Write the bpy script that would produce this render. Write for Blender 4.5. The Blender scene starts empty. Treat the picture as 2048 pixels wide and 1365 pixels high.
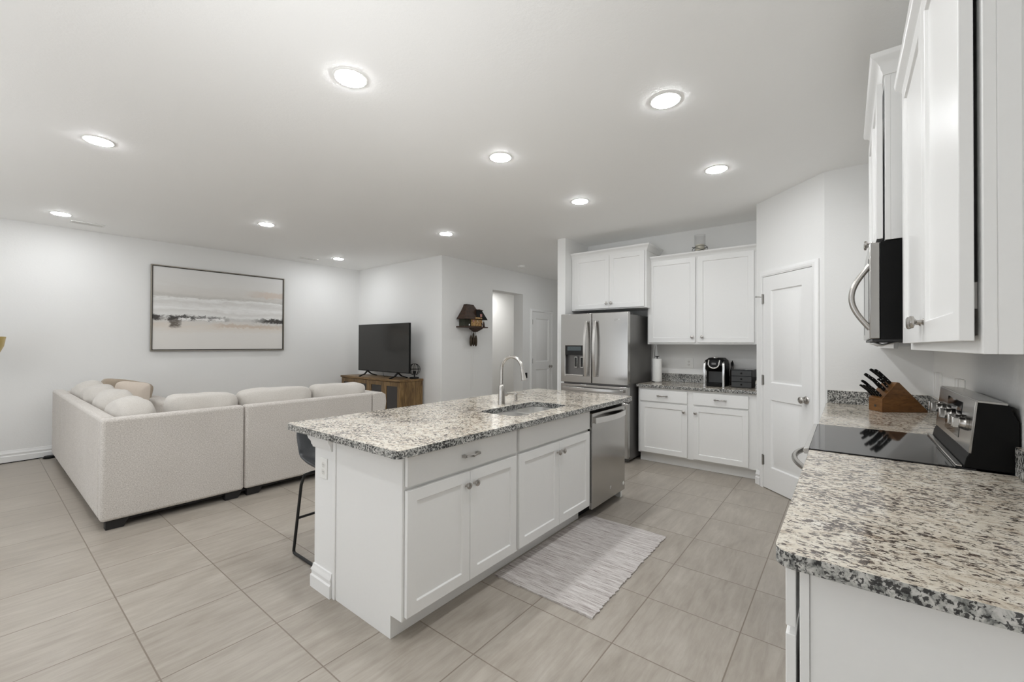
import bpy, bmesh, math, random
from math import pi, sin, cos, radians
from mathutils import Vector, Matrix, noise
random.seed(7)
SC = bpy.context.scene
COL = SC.collection
V = Vector

# ------------------------------------------------------------------ camera, world, exposure
CAM_H = 1.374
YAW, PITCH, ROLL, FPX = 0.668154, 0.0082595, 0.0039589, 846.936
cd = bpy.data.cameras.new('camera'); cam = bpy.data.objects.new('camera', cd); COL.objects.link(cam)
cd.sensor_width = 36.0; cd.sensor_fit = 'HORIZONTAL'; cd.lens = FPX / 2048 * 36.0; cd.clip_start = 0.02; cd.clip_end = 60
fw = V((cos(YAW) * cos(PITCH), sin(YAW) * cos(PITCH), sin(PITCH)))
rt0 = V((sin(YAW), -cos(YAW), 0)); up0 = rt0.cross(fw)
rt = rt0 * cos(ROLL) + up0 * sin(ROLL); upv = -rt0 * sin(ROLL) + up0 * cos(ROLL)
cam.matrix_world = Matrix(((rt.x, upv.x, -fw.x, 0), (rt.y, upv.y, -fw.y, 0), (rt.z, upv.z, -fw.z, CAM_H), (0, 0, 0, 1)))
SC.camera = cam
SC.view_settings.view_transform = 'Standard'; SC.view_settings.look = 'None'
SC.view_settings.exposure = -0.09; SC.view_settings.gamma = 1.0; SC.view_settings.use_curve_mapping = False
SC.cycles.max_bounces = 12; SC.cycles.diffuse_bounces = 10; SC.cycles.glossy_bounces = 4
SC.cycles.sample_clamp_indirect = 6.0; SC.cycles.caustics_reflective = False; SC.cycles.caustics_refractive = False
W = bpy.data.worlds.new('world'); SC.world = W; W.use_nodes = True
W.node_tree.nodes['Background'].inputs[0].default_value = (0.75, 0.86, 1.0, 1)
W.node_tree.nodes['Background'].inputs[1].default_value = 0.6
LAMP = 155.0            # radiance of every ceiling light lens
def area(name, loc, rot, sx, sy, power, colour):
    l = bpy.data.lights.new(name, 'AREA'); l.shape = 'RECTANGLE'; l.size = sx; l.size_y = sy; l.energy = power; l.color = colour
    o = bpy.data.objects.new(name, l); COL.objects.link(o); o.location = loc; o.rotation_euler = rot
    return o
# area lights added out of view to bring up the brightness of the room
# added upward fill in the rear window opening, in place of daylight, washes the ceiling
area('window_fill', (-3.16, 3.2, 1.0), (0, radians(-125), 0), 1.8, 4.5, 33, (0.97, 0.985, 1.0))
fl = area('bounce_fill', (-0.45, 0.55, 1.15), V((.58, .52, .80)).to_track_quat('-Z', 'Y').to_euler(), 0.5, 0.5, 10, (0.97, 0.985, 1.0))  # unseen upward fill, added to brighten the ceiling as a bounced flash would
fl.data.spread = radians(110)
fl = area('bounce_fill', (-0.30, 0.55, 1.35), V((.74, .60, .46)).to_track_quat('-Z', 'Y').to_euler(), 0.4, 0.4, 2.6, (0.97, 0.985, 1.0))  # second unseen fill, added for the middle of the ceiling
fl.data.spread = radians(66)
area('bounce_fill', (-2.3, 4.0, .7), (radians(180), radians(-24), 0), 1.0, 1.0, 90, (0.98, 0.99, 1.0))  # third unseen fill, added to light the ceiling from behind
area('side_room_lamp', (7.35, 5.95, 2.6), (0, 0, 0), .5, .5, 13, (1.0, 0.985, 0.96))

# ------------------------------------------------------------------ tagging
def tag(o, label=None, cat=None, group=None, kind=None):
    if label: o['label'] = label
    if cat: o['category'] = cat
    if group: o['group'] = group
    if kind: o['kind'] = kind
    return o
def thing(name, label, cat, loc=(0, 0, 0), group=None):
    o = bpy.data.objects.new(name, None); COL.objects.link(o); o.location = loc; o.empty_display_size = 0.1
    o['base'] = 1; del o['base']
    return tag(o, label, cat, group)
def wloc(o):
    v = V((0, 0, 0))
    while o is not None: v += o.location; o = o.parent
    return v
def dup(root, loc, label=None, group=None):
    r = root.copy(); COL.objects.link(r); r.location = loc
    if label: r['label'] = label
    if group: r['group'] = group
    for ch in root.children:
        c = ch.copy(); COL.objects.link(c); c.parent = r
        for g in ch.children:
            d = g.copy(); COL.objects.link(d); d.parent = c
    return r

# ------------------------------------------------------------------ mesh builder; local axes a, b, c
def frame(o, A, Bv, Cv=(0, 0, 1)):
    A, Bv, Cv = V(A), V(Bv), V(Cv)
    return Matrix(((A.x, Bv.x, Cv.x, o[0]), (A.y, Bv.y, Cv.y, o[1]), (A.z, Bv.z, Cv.z, o[2]), (0, 0, 0, 1)))
WORLD = Matrix.Identity(4)
TOP = frame((0, 0, 0), (1, 0, 0), (0, 0, 1), (0, 1, 0))      # a=x, b=z, c=y
class MB:
    def __init__(s, M=WORLD): s.bm = bmesh.new(); s.M = M
    def v(s, *p):
        p = p[0] if len(p) == 1 else p
        return s.bm.verts.new(s.M @ V(p))
    def f(s, vs):
        try: return s.bm.faces.new(vs)
        except ValueError: return None
    def box(s, a0, a1, b0, b1, c0, c1):
        q = [s.v(a, b, c) for a in (a0, a1) for b in (b0, b1) for c in (c0, c1)]
        for i in ((0, 1, 3, 2), (4, 6, 7, 5), (0, 4, 5, 1), (2, 3, 7, 6), (0, 2, 6, 4), (1, 5, 7, 3)): s.f([q[k] for k in i])
        return s
    def rings(s, rings, closed=True, cap=True):
        R = [[s.v(p) for p in r] for r in rings]; n = len(R[0])
        for i in range(len(R) - 1):
            for k in range(n if closed else n - 1):
                s.f([R[i][k], R[i][(k + 1) % n], R[i + 1][(k + 1) % n], R[i + 1][k]])
        if cap and closed: s.f(list(reversed(R[0]))); s.f(R[-1])
        return s
    def lathe(s, prof, c=(0, 0, 0), ax=(0, 0, 1), seg=24, cap=True):
        ax = V(ax).normalized(); t = V((1, 0, 0)) if abs(ax.x) < .9 else V((0, 1, 0))
        u = ax.cross(t).normalized(); w = ax.cross(u); c = V(c)
        return s.rings([[c + ax * h + (u * cos(2 * pi * k / seg) + w * sin(2 * pi * k / seg)) * max(r, 1e-4) for k in range(seg)] for r, h in prof], cap=cap)
    def tube(s, pts, r, seg=10, closed=False):
        P = [V(p) for p in pts]; n = len(P); up = None; rg = []
        for i, p in enumerate(P):
            if closed: T = (P[(i + 1) % n] - P[i - 1]).normalized()
            else: T = (P[min(i + 1, n - 1)] - P[max(i - 1, 0)]).normalized()
            if up is None:
                up = T.cross(V((0, 0, 1)) if abs(T.z) < .9 else V((1, 0, 0))).normalized()
            up = (up - T * up.dot(T)).normalized(); w = T.cross(up)
            rr = r[i] if isinstance(r, (list, tuple)) else r
            rg.append([p + (up * cos(2 * pi * k / seg) + w * sin(2 * pi * k / seg)) * rr for k in range(seg)])
        if closed: rg.append(rg[0])
        return s.rings(rg, cap=not closed)
    def strip(s, pts, side, w, t):
        """flat bar swept along pts: width w along side, thickness t"""
        P = [V(p) for p in pts]; S = V(side).normalized(); n = len(P); rg = []
        for i, p in enumerate(P):
            T = (P[min(i + 1, n - 1)] - P[max(i - 1, 0)]).normalized(); N = T.cross(S).normalized()
            rg.append([p + S * w / 2 + N * t / 2, p - S * w / 2 + N * t / 2, p - S * w / 2 - N * t / 2, p + S * w / 2 - N * t / 2])
        return s.rings(rg)
    def prism(s, poly, ext):
        P = [V(p) for p in poly]; e = V(ext); return s.rings([P, [p + e for p in P]])
    def molding(s, pts, dirs, prof, caps=True):
        """profile (offset, height) carried round a plan path with mitred offset directions"""
        rg = [[V((p[0] + d[0] * o, p[1] + d[1] * o, z)) for o, z in prof] for p, d in zip(pts, dirs)]
        return s.rings(rg, cap=caps)
    def plate(s, outer, holes, b0, b1):
        def loop(pl, b): return [s.v(a, b, c) for a, c in pl]
        tops, bots = [], []
        for pl in [outer] + holes: tops.append(loop(pl, b1)); bots.append(loop(pl, b0))
        for L in (tops, bots):
            ed = []
            for l in L:
                for i in range(len(l)): ed.append(s.bm.edges.new((l[i], l[(i + 1) % len(l)])))
            bmesh.ops.triangle_fill(s.bm, use_beauty=True, use_dissolve=False, edges=ed)
        for t, b in zip(tops, bots):
            n = len(t)
            for i in range(n): s.f([t[i], t[(i + 1) % n], b[(i + 1) % n], b[i]])
        return s
    def shaker(s, a0, a1, c0, c1, b0, t=.02, rail=.056, rec=.009):
        b1 = b0 + t
        r = lambda m, b: [(a0 + m, b, c0 + m), (a1 - m, b, c0 + m), (a1 - m, b, c1 - m), (a0 + m, b, c1 - m)]
        return s.rings([r(0, b0), r(0, b1), r(rail, b1), r(rail + .004, b1 - rec)])
    def molded(s, a0, a1, c0, c1, b0, b1, panels):
        """a flat door leaf whose front carries moulded panels (a0,a1,c0,c1)"""
        out = [(a0, c0), (a1, c0), (a1, c1), (a0, c1)]
        hol = [[(p[0], p[2]), (p[1], p[2]), (p[1], p[3]), (p[0], p[3])] for p in panels]
        s.plate(out, hol, b0 + .002, b1); s.box(a0, a1, b0, b0 + .002, c0, c1)
        for p in panels:
            r = lambda m, b: [s.v(p[0] + m, b, p[2] + m), s.v(p[1] - m, b, p[2] + m), s.v(p[1] - m, b, p[3] - m), s.v(p[0] + m, b, p[3] - m)]
            R = [r(0, b1), r(.010, b1 - .013), r(.018, b1 - .013), r(.045, b1 - .002)]
            for i in range(3):
                for k in range(4): s.f([R[i][k], R[i][(k + 1) % 4], R[i + 1][(k + 1) % 4], R[i + 1][k]])
            s.f(R[-1])
        return s
    def cushion(s, c, size, n=5.0, sub=12, rot=None, seed=0, wob=.012, puff=.15, pinch=0):
        c = V(c); S = V(size) / 2; rot = rot or Matrix.Identity(3); vs = {}
        def pt(i, j, k):
            key = (i, j, k)
            if key in vs: return vs[key]
            p = V((2 * i / sub - 1, 2 * j / sub - 1, 2 * k / sub - 1))
            m = (abs(p.x) ** n + abs(p.y) ** n + abs(p.z) ** n) ** (1 / n); q = p / m
            g = 1 + puff * (1 - max(abs(q.x), abs(q.z)) ** 2) * abs(q.y)
            g *= 1 - pinch * max(abs(q.x), abs(q.z)) ** 3
            q = V((q.x * S.x, q.y * S.y * g, q.z * S.z))
            w = noise.noise_vector(q * 6 + V((seed * 3.1, seed * 1.7, seed))) * wob + noise.noise_vector(q * 17 + V((seed, 0, 0))) * wob * .35
            vs[key] = s.v(c + rot @ (q + w)); return vs[key]
        for d in range(3):
            for e in (0, sub):
                for i in range(sub):
                    for j in range(sub):
                        def K(x, y):
                            t = [0, 0, 0]; t[d] = e; t[(d + 1) % 3] = x; t[(d + 2) % 3] = y; return pt(*t)
                        s.f([K(i, j), K(i + 1, j), K(i + 1, j + 1), K(i, j + 1)])
        return s
    def obj(s, name, mat, parent=None, bevel=0, seg=2, angle=32, sub=0, origin=None, smooth=True):
        bm = s.bm; bmesh.ops.recalc_face_normals(bm, faces=bm.faces)
        if smooth:
            for f in bm.faces: f.smooth = True
            lim = radians(angle)
            for e in bm.edges:
                if len(e.link_faces) == 2 and e.calc_face_angle(0) > lim: e.smooth = False
        if parent is not None: off = wloc(parent)
        elif origin is not None: off = V(origin)
        else:
            xs = [v.co for v in bm.verts]
            off = V(((min(p.x for p in xs) + max(p.x for p in xs)) / 2, (min(p.y for p in xs) + max(p.y for p in xs)) / 2, min(p.z for p in xs)))
        bmesh.ops.translate(bm, verts=bm.verts, vec=-off)
        me = bpy.data.meshes.new(name); bm.to_mesh(me); bm.free()
        o = bpy.data.objects.new(name, me); COL.objects.link(o)
        for m in (mat if isinstance(mat, (list, tuple)) else [mat]): me.materials.append(m)
        if parent is not None: o.parent = parent
        else: o.location = off
        if bevel:
            b = o.modifiers.new('bevel', 'BEVEL'); b.width = bevel; b.segments = seg; b.limit_method = 'ANGLE'; b.angle_limit = radians(40)
            b.harden_normals = False
        if sub:
            b = o.modifiers.new('sub', 'SUBSURF'); b.levels = sub; b.render_levels = sub
        return o
def rrect(x0, x1, y0, y1, r, n=6):
    out = []
    for cx, cy, a in ((x1 - r, y1 - r, 0), (x0 + r, y1 - r, 90), (x0 + r, y0 + r, 180), (x1 - r, y0 + r, 270)):
        for k in range(n + 1):
            t = radians(a + 90 * k / n); out.append((cx + r * cos(t), cy + r * sin(t)))
    return out
def S(name, mb, mat, **k):
    return tag(mb.obj(name, mat, **k), kind='structure')

# ------------------------------------------------------------------ materials
def new(name):
    m = bpy.data.materials.new(name); m.use_nodes = True; nt = m.node_tree; return m, nt, nt.nodes['Principled BSDF']
def N(nt, t, **k):
    n = nt.nodes.new(t)
    for a, b in k.items(): setattr(n, a, b)
    return n
def L(nt, a, b): nt.links.new(a, b)
def ramp(nt, stops, fac=None):
    r = N(nt, 'ShaderNodeValToRGB'); e = r.color_ramp.elements
    while len(e) > 1: e.remove(e[-1])
    e[0].position = stops[0][0]; e[0].color = (*stops[0][1], 1)
    for p, c in stops[1:]:
        x = e.new(p); x.color = (*c, 1)
    if fac is not None: L(nt, fac, r.inputs[0])
    return r
def mapping(nt, scale=(1, 1, 1), rot=(0, 0, 0), src='pos'):
    mp = N(nt, 'ShaderNodeMapping'); mp.inputs['Scale'].default_value = scale; mp.inputs['Rotation'].default_value = rot
    if src == 'pos': L(nt, N(nt, 'ShaderNodeNewGeometry').outputs['Position'], mp.inputs[0])
    else: L(nt, N(nt, 'ShaderNodeTexCoord').outputs['Object'], mp.inputs[0])
    return mp.outputs[0]
def tex(nt, vec, scale, detail=2, rough=.5, dist=0):
    n = N(nt, 'ShaderNodeTexNoise'); n.inputs['Scale'].default_value = scale; n.inputs['Detail'].default_value = detail
    n.inputs['Roughness'].default_value = rough; n.inputs['Distortion'].default_value = dist; L(nt, vec, n.inputs['Vector']); return n.outputs[0]
def math_(nt, op, a, b=None, c=None):
    n = N(nt, 'ShaderNodeMath', operation=op)
    for i, x in enumerate((a, b, c)):
        if x is None: continue
        if isinstance(x, (int, float)): n.inputs[i].default_value = x
        else: L(nt, x, n.inputs[i])
    return n.outputs[0]
def mix(nt, fac, a, b, mode='MIX'):
    n = N(nt, 'ShaderNodeMix', data_type='RGBA', blend_type=mode)
    for sock, x in ((n.inputs[0], fac), (n.inputs[6], a), (n.inputs[7], b)):
        if isinstance(x, (int, float)): sock.default_value = x
        elif isinstance(x, tuple): sock.default_value = (*x, 1)
        else: L(nt, x, sock)
    return n.outputs[2]
def bump(nt, p, h, strength, dist=.01):
    b = N(nt, 'ShaderNodeBump'); b.inputs['Strength'].default_value = strength; b.inputs['Distance'].default_value = dist
    L(nt, h, b.inputs['Height']); L(nt, b.outputs[0], p.inputs['Normal'])
def simple(name, col, rough=.5, metal=0, nscale=60, nstr=.04, var=.03, coat=0, spec=None):
    m, nt, p = new(name); v = mapping(nt, src='obj'); t = tex(nt, v, nscale, 3)
    lo = tuple(max(0, c * (1 - var)) for c in col); hi = tuple(min(1, c * (1 + var)) for c in col)
    r = ramp(nt, [(.3, lo), (.7, hi)], t); L(nt, r.outputs[0], p.inputs['Base Color'])
    p.inputs['Roughness'].default_value = rough; p.inputs['Metallic'].default_value = metal
    if coat: p.inputs['Coat Weight'].default_value = coat; p.inputs['Coat Roughness'].default_value = .05
    if spec is not None: p.inputs['Specular IOR Level'].default_value = spec
    if nstr: bump(nt, p, t, nstr, .002)
    return m
M = {}
def paint(name, col, bs, bd):
    m, nt, p = new(name); v = mapping(nt); t = tex(nt, v, 55, 4, .6); t2 = tex(nt, v, 1.1, 2)
    r = ramp(nt, [(.3, tuple(c * .99 for c in col)), (.7, col)], t2); L(nt, r.outputs[0], p.inputs['Base Color'])
    p.inputs['Roughness'].default_value = .62; p.inputs['Specular IOR Level'].default_value = .3; bump(nt, p, t, bs, bd); return m
M['wall'] = paint('wall_paint', (.815, .816, .808), .22, .004)
M['ceil'] = paint('ceiling_paint', (.94, .94, .932), .22, .004)
M['trim'] = simple('trim_paint', (.83, .83, .825), .33, nstr=.01, var=.005)
M['cab'] = simple('cabinet_paint', (.82, .82, .812), .3, nstr=.01, var=.005)
M['black'] = simple('black_plastic', (.006, .006, .006), .45, nstr=.03, spec=.15)
M['shadeblack'] = simple('recess_shade', (.01, .01, .01), .9)  # flat black that stands in for shade inside hollows
M['blackgloss'] = simple('black_gloss', (.008, .008, .009), .045, nstr=0)
M['darkgray'] = simple('charcoal_plastic', (.035, .036, .037), .45)
M['white'] = simple('white_plastic', (.82, .82, .80), .35, nstr=0)
M['chrome'] = simple('polished_chrome', (.75, .75, .75), .12, 1, nstr=0)
M['nickel'] = simple('satin_nickel', (.50, .48, .455), .26, 1, nscale=200, nstr=.03)
M['brass'] = simple('gold_metal', (.55, .42, .17), .35, 1)
M['iron'] = simple('black_iron', (.018, .018, .018), .5, .4)
M['screw'] = simple('hinge_metal', (.45, .44, .42), .35, 1)
M['darkwood'] = simple('dark_stained_wood', (.045, .022, .012), .55, nscale=25, nstr=.3, var=.4)
M['gold'] = simple('carved_wood', (.42, .26, .11), .6, nscale=60, nstr=.5, var=.5)
M['cone'] = simple('bronze_cone', (.045, .03, .016), .45, .5, nscale=90, nstr=.6, var=.4)
M['pink'] = simple('pink_painted_wood', (.45, .22, .2), .6)
M['green'] = simple('green_painted_wood', (.035, .036, .022), .7, nscale=90, nstr=.5, var=.5)
M['paper'] = simple('paper_towel', (.84, .84, .82), .85, nscale=80, nstr=.3, var=.02)
M['wax'] = simple('candle_wax', (.78, .74, .62), .5)
M['leather'] = simple('black_leatherette', (.045, .048, .052), .38, nscale=140, nstr=.25, var=.15)
M['blackfoot'] = simple('black_wood', (.008, .007, .007), .6)
# brushed stainless steel
def steel(name, col, rough, sc):
    m, nt, p = new(name); v = mapping(nt, sc); t = tex(nt, v, 1.0, 4, .6)
    p.inputs['Base Color'].default_value = (*col, 1); p.inputs['Metallic'].default_value = 1
    r = ramp(nt, [(.3, (rough - .02,) * 3), (.7, (rough + .03,) * 3)], t); L(nt, r.outputs[0], p.inputs['Roughness'])
    p.inputs['Anisotropic'].default_value = .5
    tg = N(nt, 'ShaderNodeTangent', direction_type='RADIAL', axis='Z'); L(nt, tg.outputs[0], p.inputs['Tangent']); return m
M['steel'] = steel('brushed_stainless', (.47, .46, .445), .17, (2, 2, 700))
M['steelside'] = simple('grey_fridge_side', (.16, .155, .15), .34, .6, nscale=300, nstr=.05)
M['steel2'] = simple('light_stainless', (.66, .65, .635), .22, 1, nscale=150, nstr=.02)
M['sinksteel'] = simple('sink_stainless', (.82, .81, .79), .3, 1, nscale=200, nstr=.03)
# granite
def granite():
    m, nt, p = new('speckled_granite')
    v = mapping(nt, (1.0, .55, 1.0), (0, 0, radians(-24))); v3 = mapping(nt, (1, 1, 1))
    big = tex(nt, v3, 6, 3, .55); bigs = math_(nt, 'MULTIPLY_ADD', big, .26, -.13)
    f1 = tex(nt, v, 100, 5, .66, .5); f2 = tex(nt, v, 180, 4, .62, .4); f3 = tex(nt, v, 34, 4, .6, .6); f4 = tex(nt, v3, 60, 2)
    base = ramp(nt, [(.32, (.42, .355, .28)), (.42, (.60, .54, .45)), (.60, (.69, .645, .56)), (.75, (.74, .71, .65))], f3)
    dark = ramp(nt, [(.530, (0, 0, 0)), (.562, (1, 1, 1))], math_(nt, 'ADD', f1, bigs))
    sm = ramp(nt, [(.560, (0, 0, 0)), (.60, (1, 1, 1))], math_(nt, 'ADD', f2, math_(nt, 'MULTIPLY', bigs, .5)))
    dk = ramp(nt, [(.35, (.022, .018, .016)), (.5, (.060, .034, .024)), (.66, (.075, .066, .066))], f4)
    gk = ramp(nt, [(.4, (.22, .175, .14)), (.6, (.13, .11, .10))], f4)
    c = mix(nt, math_(nt, 'MULTIPLY', sm.outputs[0], .62), base.outputs[0], gk.outputs[0])
    c = mix(nt, math_(nt, 'MULTIPLY', dark.outputs[0], .95), c, dk.outputs[0])
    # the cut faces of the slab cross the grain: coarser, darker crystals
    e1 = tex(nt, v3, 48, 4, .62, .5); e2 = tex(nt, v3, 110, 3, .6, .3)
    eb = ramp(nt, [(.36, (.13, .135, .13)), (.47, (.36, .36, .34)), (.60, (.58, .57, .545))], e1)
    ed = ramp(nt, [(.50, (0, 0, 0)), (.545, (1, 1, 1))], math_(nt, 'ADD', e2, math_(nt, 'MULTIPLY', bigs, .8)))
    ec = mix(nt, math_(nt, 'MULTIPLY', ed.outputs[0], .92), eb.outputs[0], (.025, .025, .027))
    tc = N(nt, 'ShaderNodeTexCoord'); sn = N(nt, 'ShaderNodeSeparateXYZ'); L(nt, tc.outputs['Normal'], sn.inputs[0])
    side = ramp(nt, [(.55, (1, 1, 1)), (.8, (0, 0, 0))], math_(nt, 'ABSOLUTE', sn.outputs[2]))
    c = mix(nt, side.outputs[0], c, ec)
    L(nt, c, p.inputs['Base Color']); p.inputs['Roughness'].default_value = .10; p.inputs['Specular IOR Level'].default_value = .5
    return m
M['granite'] = granite()
# floor tile: 45 cm squares with thin joints and brushed streaks
def tile():
    m, nt, p = new('porcelain_tile'); P_ = .4495
    pos = N(nt, 'ShaderNodeNewGeometry').outputs['Position']
    sp = N(nt, 'ShaderNodeSeparateXYZ'); L(nt, pos, sp.inputs[0])
    def cell(o, off):
        t = math_(nt, 'DIVIDE', math_(nt, 'ADD', o, -off), P_); fl = math_(nt, 'FLOOR', t)
        fr = math_(nt, 'FRACT', t); d = math_(nt, 'MINIMUM', fr, math_(nt, 'SUBTRACT', 1.0, fr)); return fl, d
    fx, dx = cell(sp.outputs[0], 1.828); fy, dy = cell(sp.outputs[1], .850)
    d = math_(nt, 'MULTIPLY', math_(nt, 'MINIMUM', dx, dy), P_)
    idv = N(nt, 'ShaderNodeCombineXYZ'); L(nt, fx, idv.inputs[0]); L(nt, fy, idv.inputs[1])
    wn = N(nt, 'ShaderNodeTexWhiteNoise', noise_dimensions='3D'); L(nt, idv.outputs[0], wn.inputs[0])
    off = N(nt, 'ShaderNodeVectorMath', operation='MULTIPLY_ADD'); L(nt, wn.outputs['Color'], off.inputs[0]); off.inputs[1].default_value = (9, 9, 9)
    L(nt, pos, off.inputs[2])
    mp = N(nt, 'ShaderNodeMapping'); mp.inputs['Scale'].default_value = (.13, 1, 1); L(nt, off.outputs[0], mp.inputs[0])
    st = tex(nt, mp.outputs[0], 34, 6, .62, .5); mp2 = N(nt, 'ShaderNodeMapping'); mp2.inputs['Scale'].default_value = (.45, 1, 1); L(nt, off.outputs[0], mp2.inputs[0])
    cl = tex(nt, mp2.outputs[0], 7, 3, .6, .4); fine = tex(nt, mp.outputs[0], 160, 3, .7)
    s = math_(nt, 'ADD', math_(nt, 'MULTIPLY', st, .5), math_(nt, 'ADD', math_(nt, 'MULTIPLY', cl, .4), math_(nt, 'MULTIPLY', fine, .1)))
    s = math_(nt, 'ADD', s, math_(nt, 'MULTIPLY_ADD', wn.outputs['Value'], .05, -.025))
    c = ramp(nt, [(.34, (.290, .256, .216)), (.5, (.362, .325, .280)), (.66, (.435, .398, .350))], s)
    g = ramp(nt, [(0.0, (1, 1, 1)), (.0022 / .01, (1, 1, 1)), (.0034 / .01, (0, 0, 0))], math_(nt, 'DIVIDE', d, .01))
    c2 = mix(nt, g.outputs[0], c.outputs[0], (.21, .175, .14)); L(nt, c2, p.inputs['Base Color'])
    rr = ramp(nt, [(.4, (.30,) * 3), (.6, (.42,) * 3)], s); L(nt, rr.outputs[0], p.inputs['Roughness'])
    h = math_(nt, 'SUBTRACT', math_(nt, 'MULTIPLY', st, .1), g.outputs[0]); bump(nt, p, h, .35, .002); return m
M['tile'] = tile()
def fabric(name, c0, c1, s=420):
    m, nt, p = new(name); v = mapping(nt, (1, 1, .45)); v2 = mapping(nt, (.45, .45, 1.0)); t = tex(nt, v, s, 3, .7); t1 = tex(nt, v2, s, 3, .7)
    a = math_(nt, 'ADD', math_(nt, 'MULTIPLY', t, .5), math_(nt, 'MULTIPLY', t1, .5)); r = ramp(nt, [(.38, c0), (.62, c1)], a)
    big = tex(nt, mapping(nt), 3, 2); c = mix(nt, .12, r.outputs[0], ramp(nt, [(.3, (.3, .3, .3)), (.7, (.8, .8, .8))], big).outputs[0], 'SOFT_LIGHT')
    L(nt, c, p.inputs['Base Color']); p.inputs['Roughness'].default_value = .95; p.inputs['Sheen Weight'].default_value = .25; p.inputs['Specular IOR Level'].default_value = .15
    bump(nt, p, a, .55, .003); return m
M['fabric'] = fabric('beige_woven_fabric', (.42, .387, .355), (.72, .685, .645), 230)
M['cushion'] = fabric('beige_cushion_fabric', (.49, .46, .425), (.66, .63, .59), 420)
M['tanpillow'] = fabric('tan_pillow_fabric', (.33, .27, .21), (.46, .39, .31), 420)
M['pinkpillow'] = fabric('pale_pillow_fabric', (.58, .50, .43), (.70, .62, .54), 420)
def wood(name, c0, c1, c2, sc=(6, 6, 60), rough=.42, src='pos'):
    m, nt, p = new(name); v = mapping(nt, sc, src=src); t = tex(nt, v, 1.0, 6, .62, 1.2); v2 = mapping(nt, tuple(x * .25 for x in sc), src=src); b = tex(nt, v2, 1.0, 2)
    s = math_(nt, 'ADD', math_(nt, 'MULTIPLY', t, .65), math_(nt, 'MULTIPLY', b, .35)); r = ramp(nt, [(.36, c0), (.5, c1), (.64, c2)], s)
    L(nt, r.outputs[0], p.inputs['Base Color']); p.inputs['Roughness'].default_value = rough; bump(nt, p, t, .12, .002); return m
M['woodv'] = wood('rustic_brown_wood_upright', (.060, .031, .010), (.165, .096, .034), (.29, .182, .074), (26, 26, 3.2))
M['woodh'] = wood('rustic_brown_wood_level', (.065, .034, .011), (.175, .102, .037), (.30, .186, .076), (22, 3.0, 22))
M['block'] = wood('knife_block_wood', (.10, .042, .010), (.16, .068, .017), (.21, .095, .027), (14, 14, 60), .35)
def glass(name, col=(1, 1, 1), rough=.02):
    m, nt, p = new(name); out = [n for n in nt.nodes if n.type == 'OUTPUT_MATERIAL'][0]; v = mapping(nt, src='obj'); t = tex(nt, v, 8, 2)
    tr = N(nt, 'ShaderNodeBsdfTransparent'); r = ramp(nt, [(.3, tuple(c * .95 for c in col)), (.7, tuple(c * .97 for c in col))], t); L(nt, r.outputs[0], tr.inputs[0])
    gl = N(nt, 'ShaderNodeBsdfGlossy'); gl.inputs['Roughness'].default_value = rough; fr = N(nt, 'ShaderNodeLayerWeight'); fr.inputs[0].default_value = .25
    mx = N(nt, 'ShaderNodeMixShader'); L(nt, math_(nt, 'MULTIPLY', fr.outputs['Facing'], .45), mx.inputs[0]); L(nt, tr.outputs[0], mx.inputs[1]); L(nt, gl.outputs[0], mx.inputs[2]); L(nt, mx.outputs[0], out.inputs[0]); return m
M['glass'] = glass('clear_glass'); M['smoke'] = simple('smoked_glass', (.035, .03, .028), .12, nstr=0)
M['cream'] = simple('cream_plastic', (.74, .73, .70), .4)
def rugm():
    m, nt, p = new('striped_woven_rug'); v = mapping(nt, (210, 9.0, 1)); t = tex(nt, v, 1.0, 4, .68, .1); v2 = mapping(nt, (60, 1.6, 1)); t2 = tex(nt, v2, 1, 2); f = tex(nt, mapping(nt, (1, .6, 1)), 380, 3, .75)
    s = math_(nt, 'ADD', math_(nt, 'MULTIPLY', t, .55), math_(nt, 'ADD', math_(nt, 'MULTIPLY', t2, .25), math_(nt, 'MULTIPLY', f, .2)))
    r = ramp(nt, [(.37, (.17, .135, .13)), (.44, (.38, .34, .325)), (.52, (.58, .55, .53)), (.64, (.74, .715, .70))], s); L(nt, r.outputs[0], p.inputs['Base Color'])
    p.inputs['Roughness'].default_value = .95; p.inputs['Specular IOR Level'].default_value = .1; bump(nt, p, t, .7, .006); return m
M['rug'] = rugm()
def emis(name, col, s):
    m, nt, p = new(name); v = mapping(nt, src='obj'); t = tex(nt, v, 3, 1); r = ramp(nt, [(.2, tuple(c * .99 for c in col)), (.8, col)], t)
    L(nt, r.outputs[0], p.inputs['Emission Color']); p.inputs['Emission Strength'].default_value = s; p.inputs['Base Color'].default_value = (.8, .8, .8, 1) if s > 1 else (.02, .02, .02, 1); return m
M['lens'] = emis('led_lens', (.965, .985, 1.0), LAMP)
M['display'] = emis('dim_blue_display', (.30, .42, .45), .12)
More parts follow.
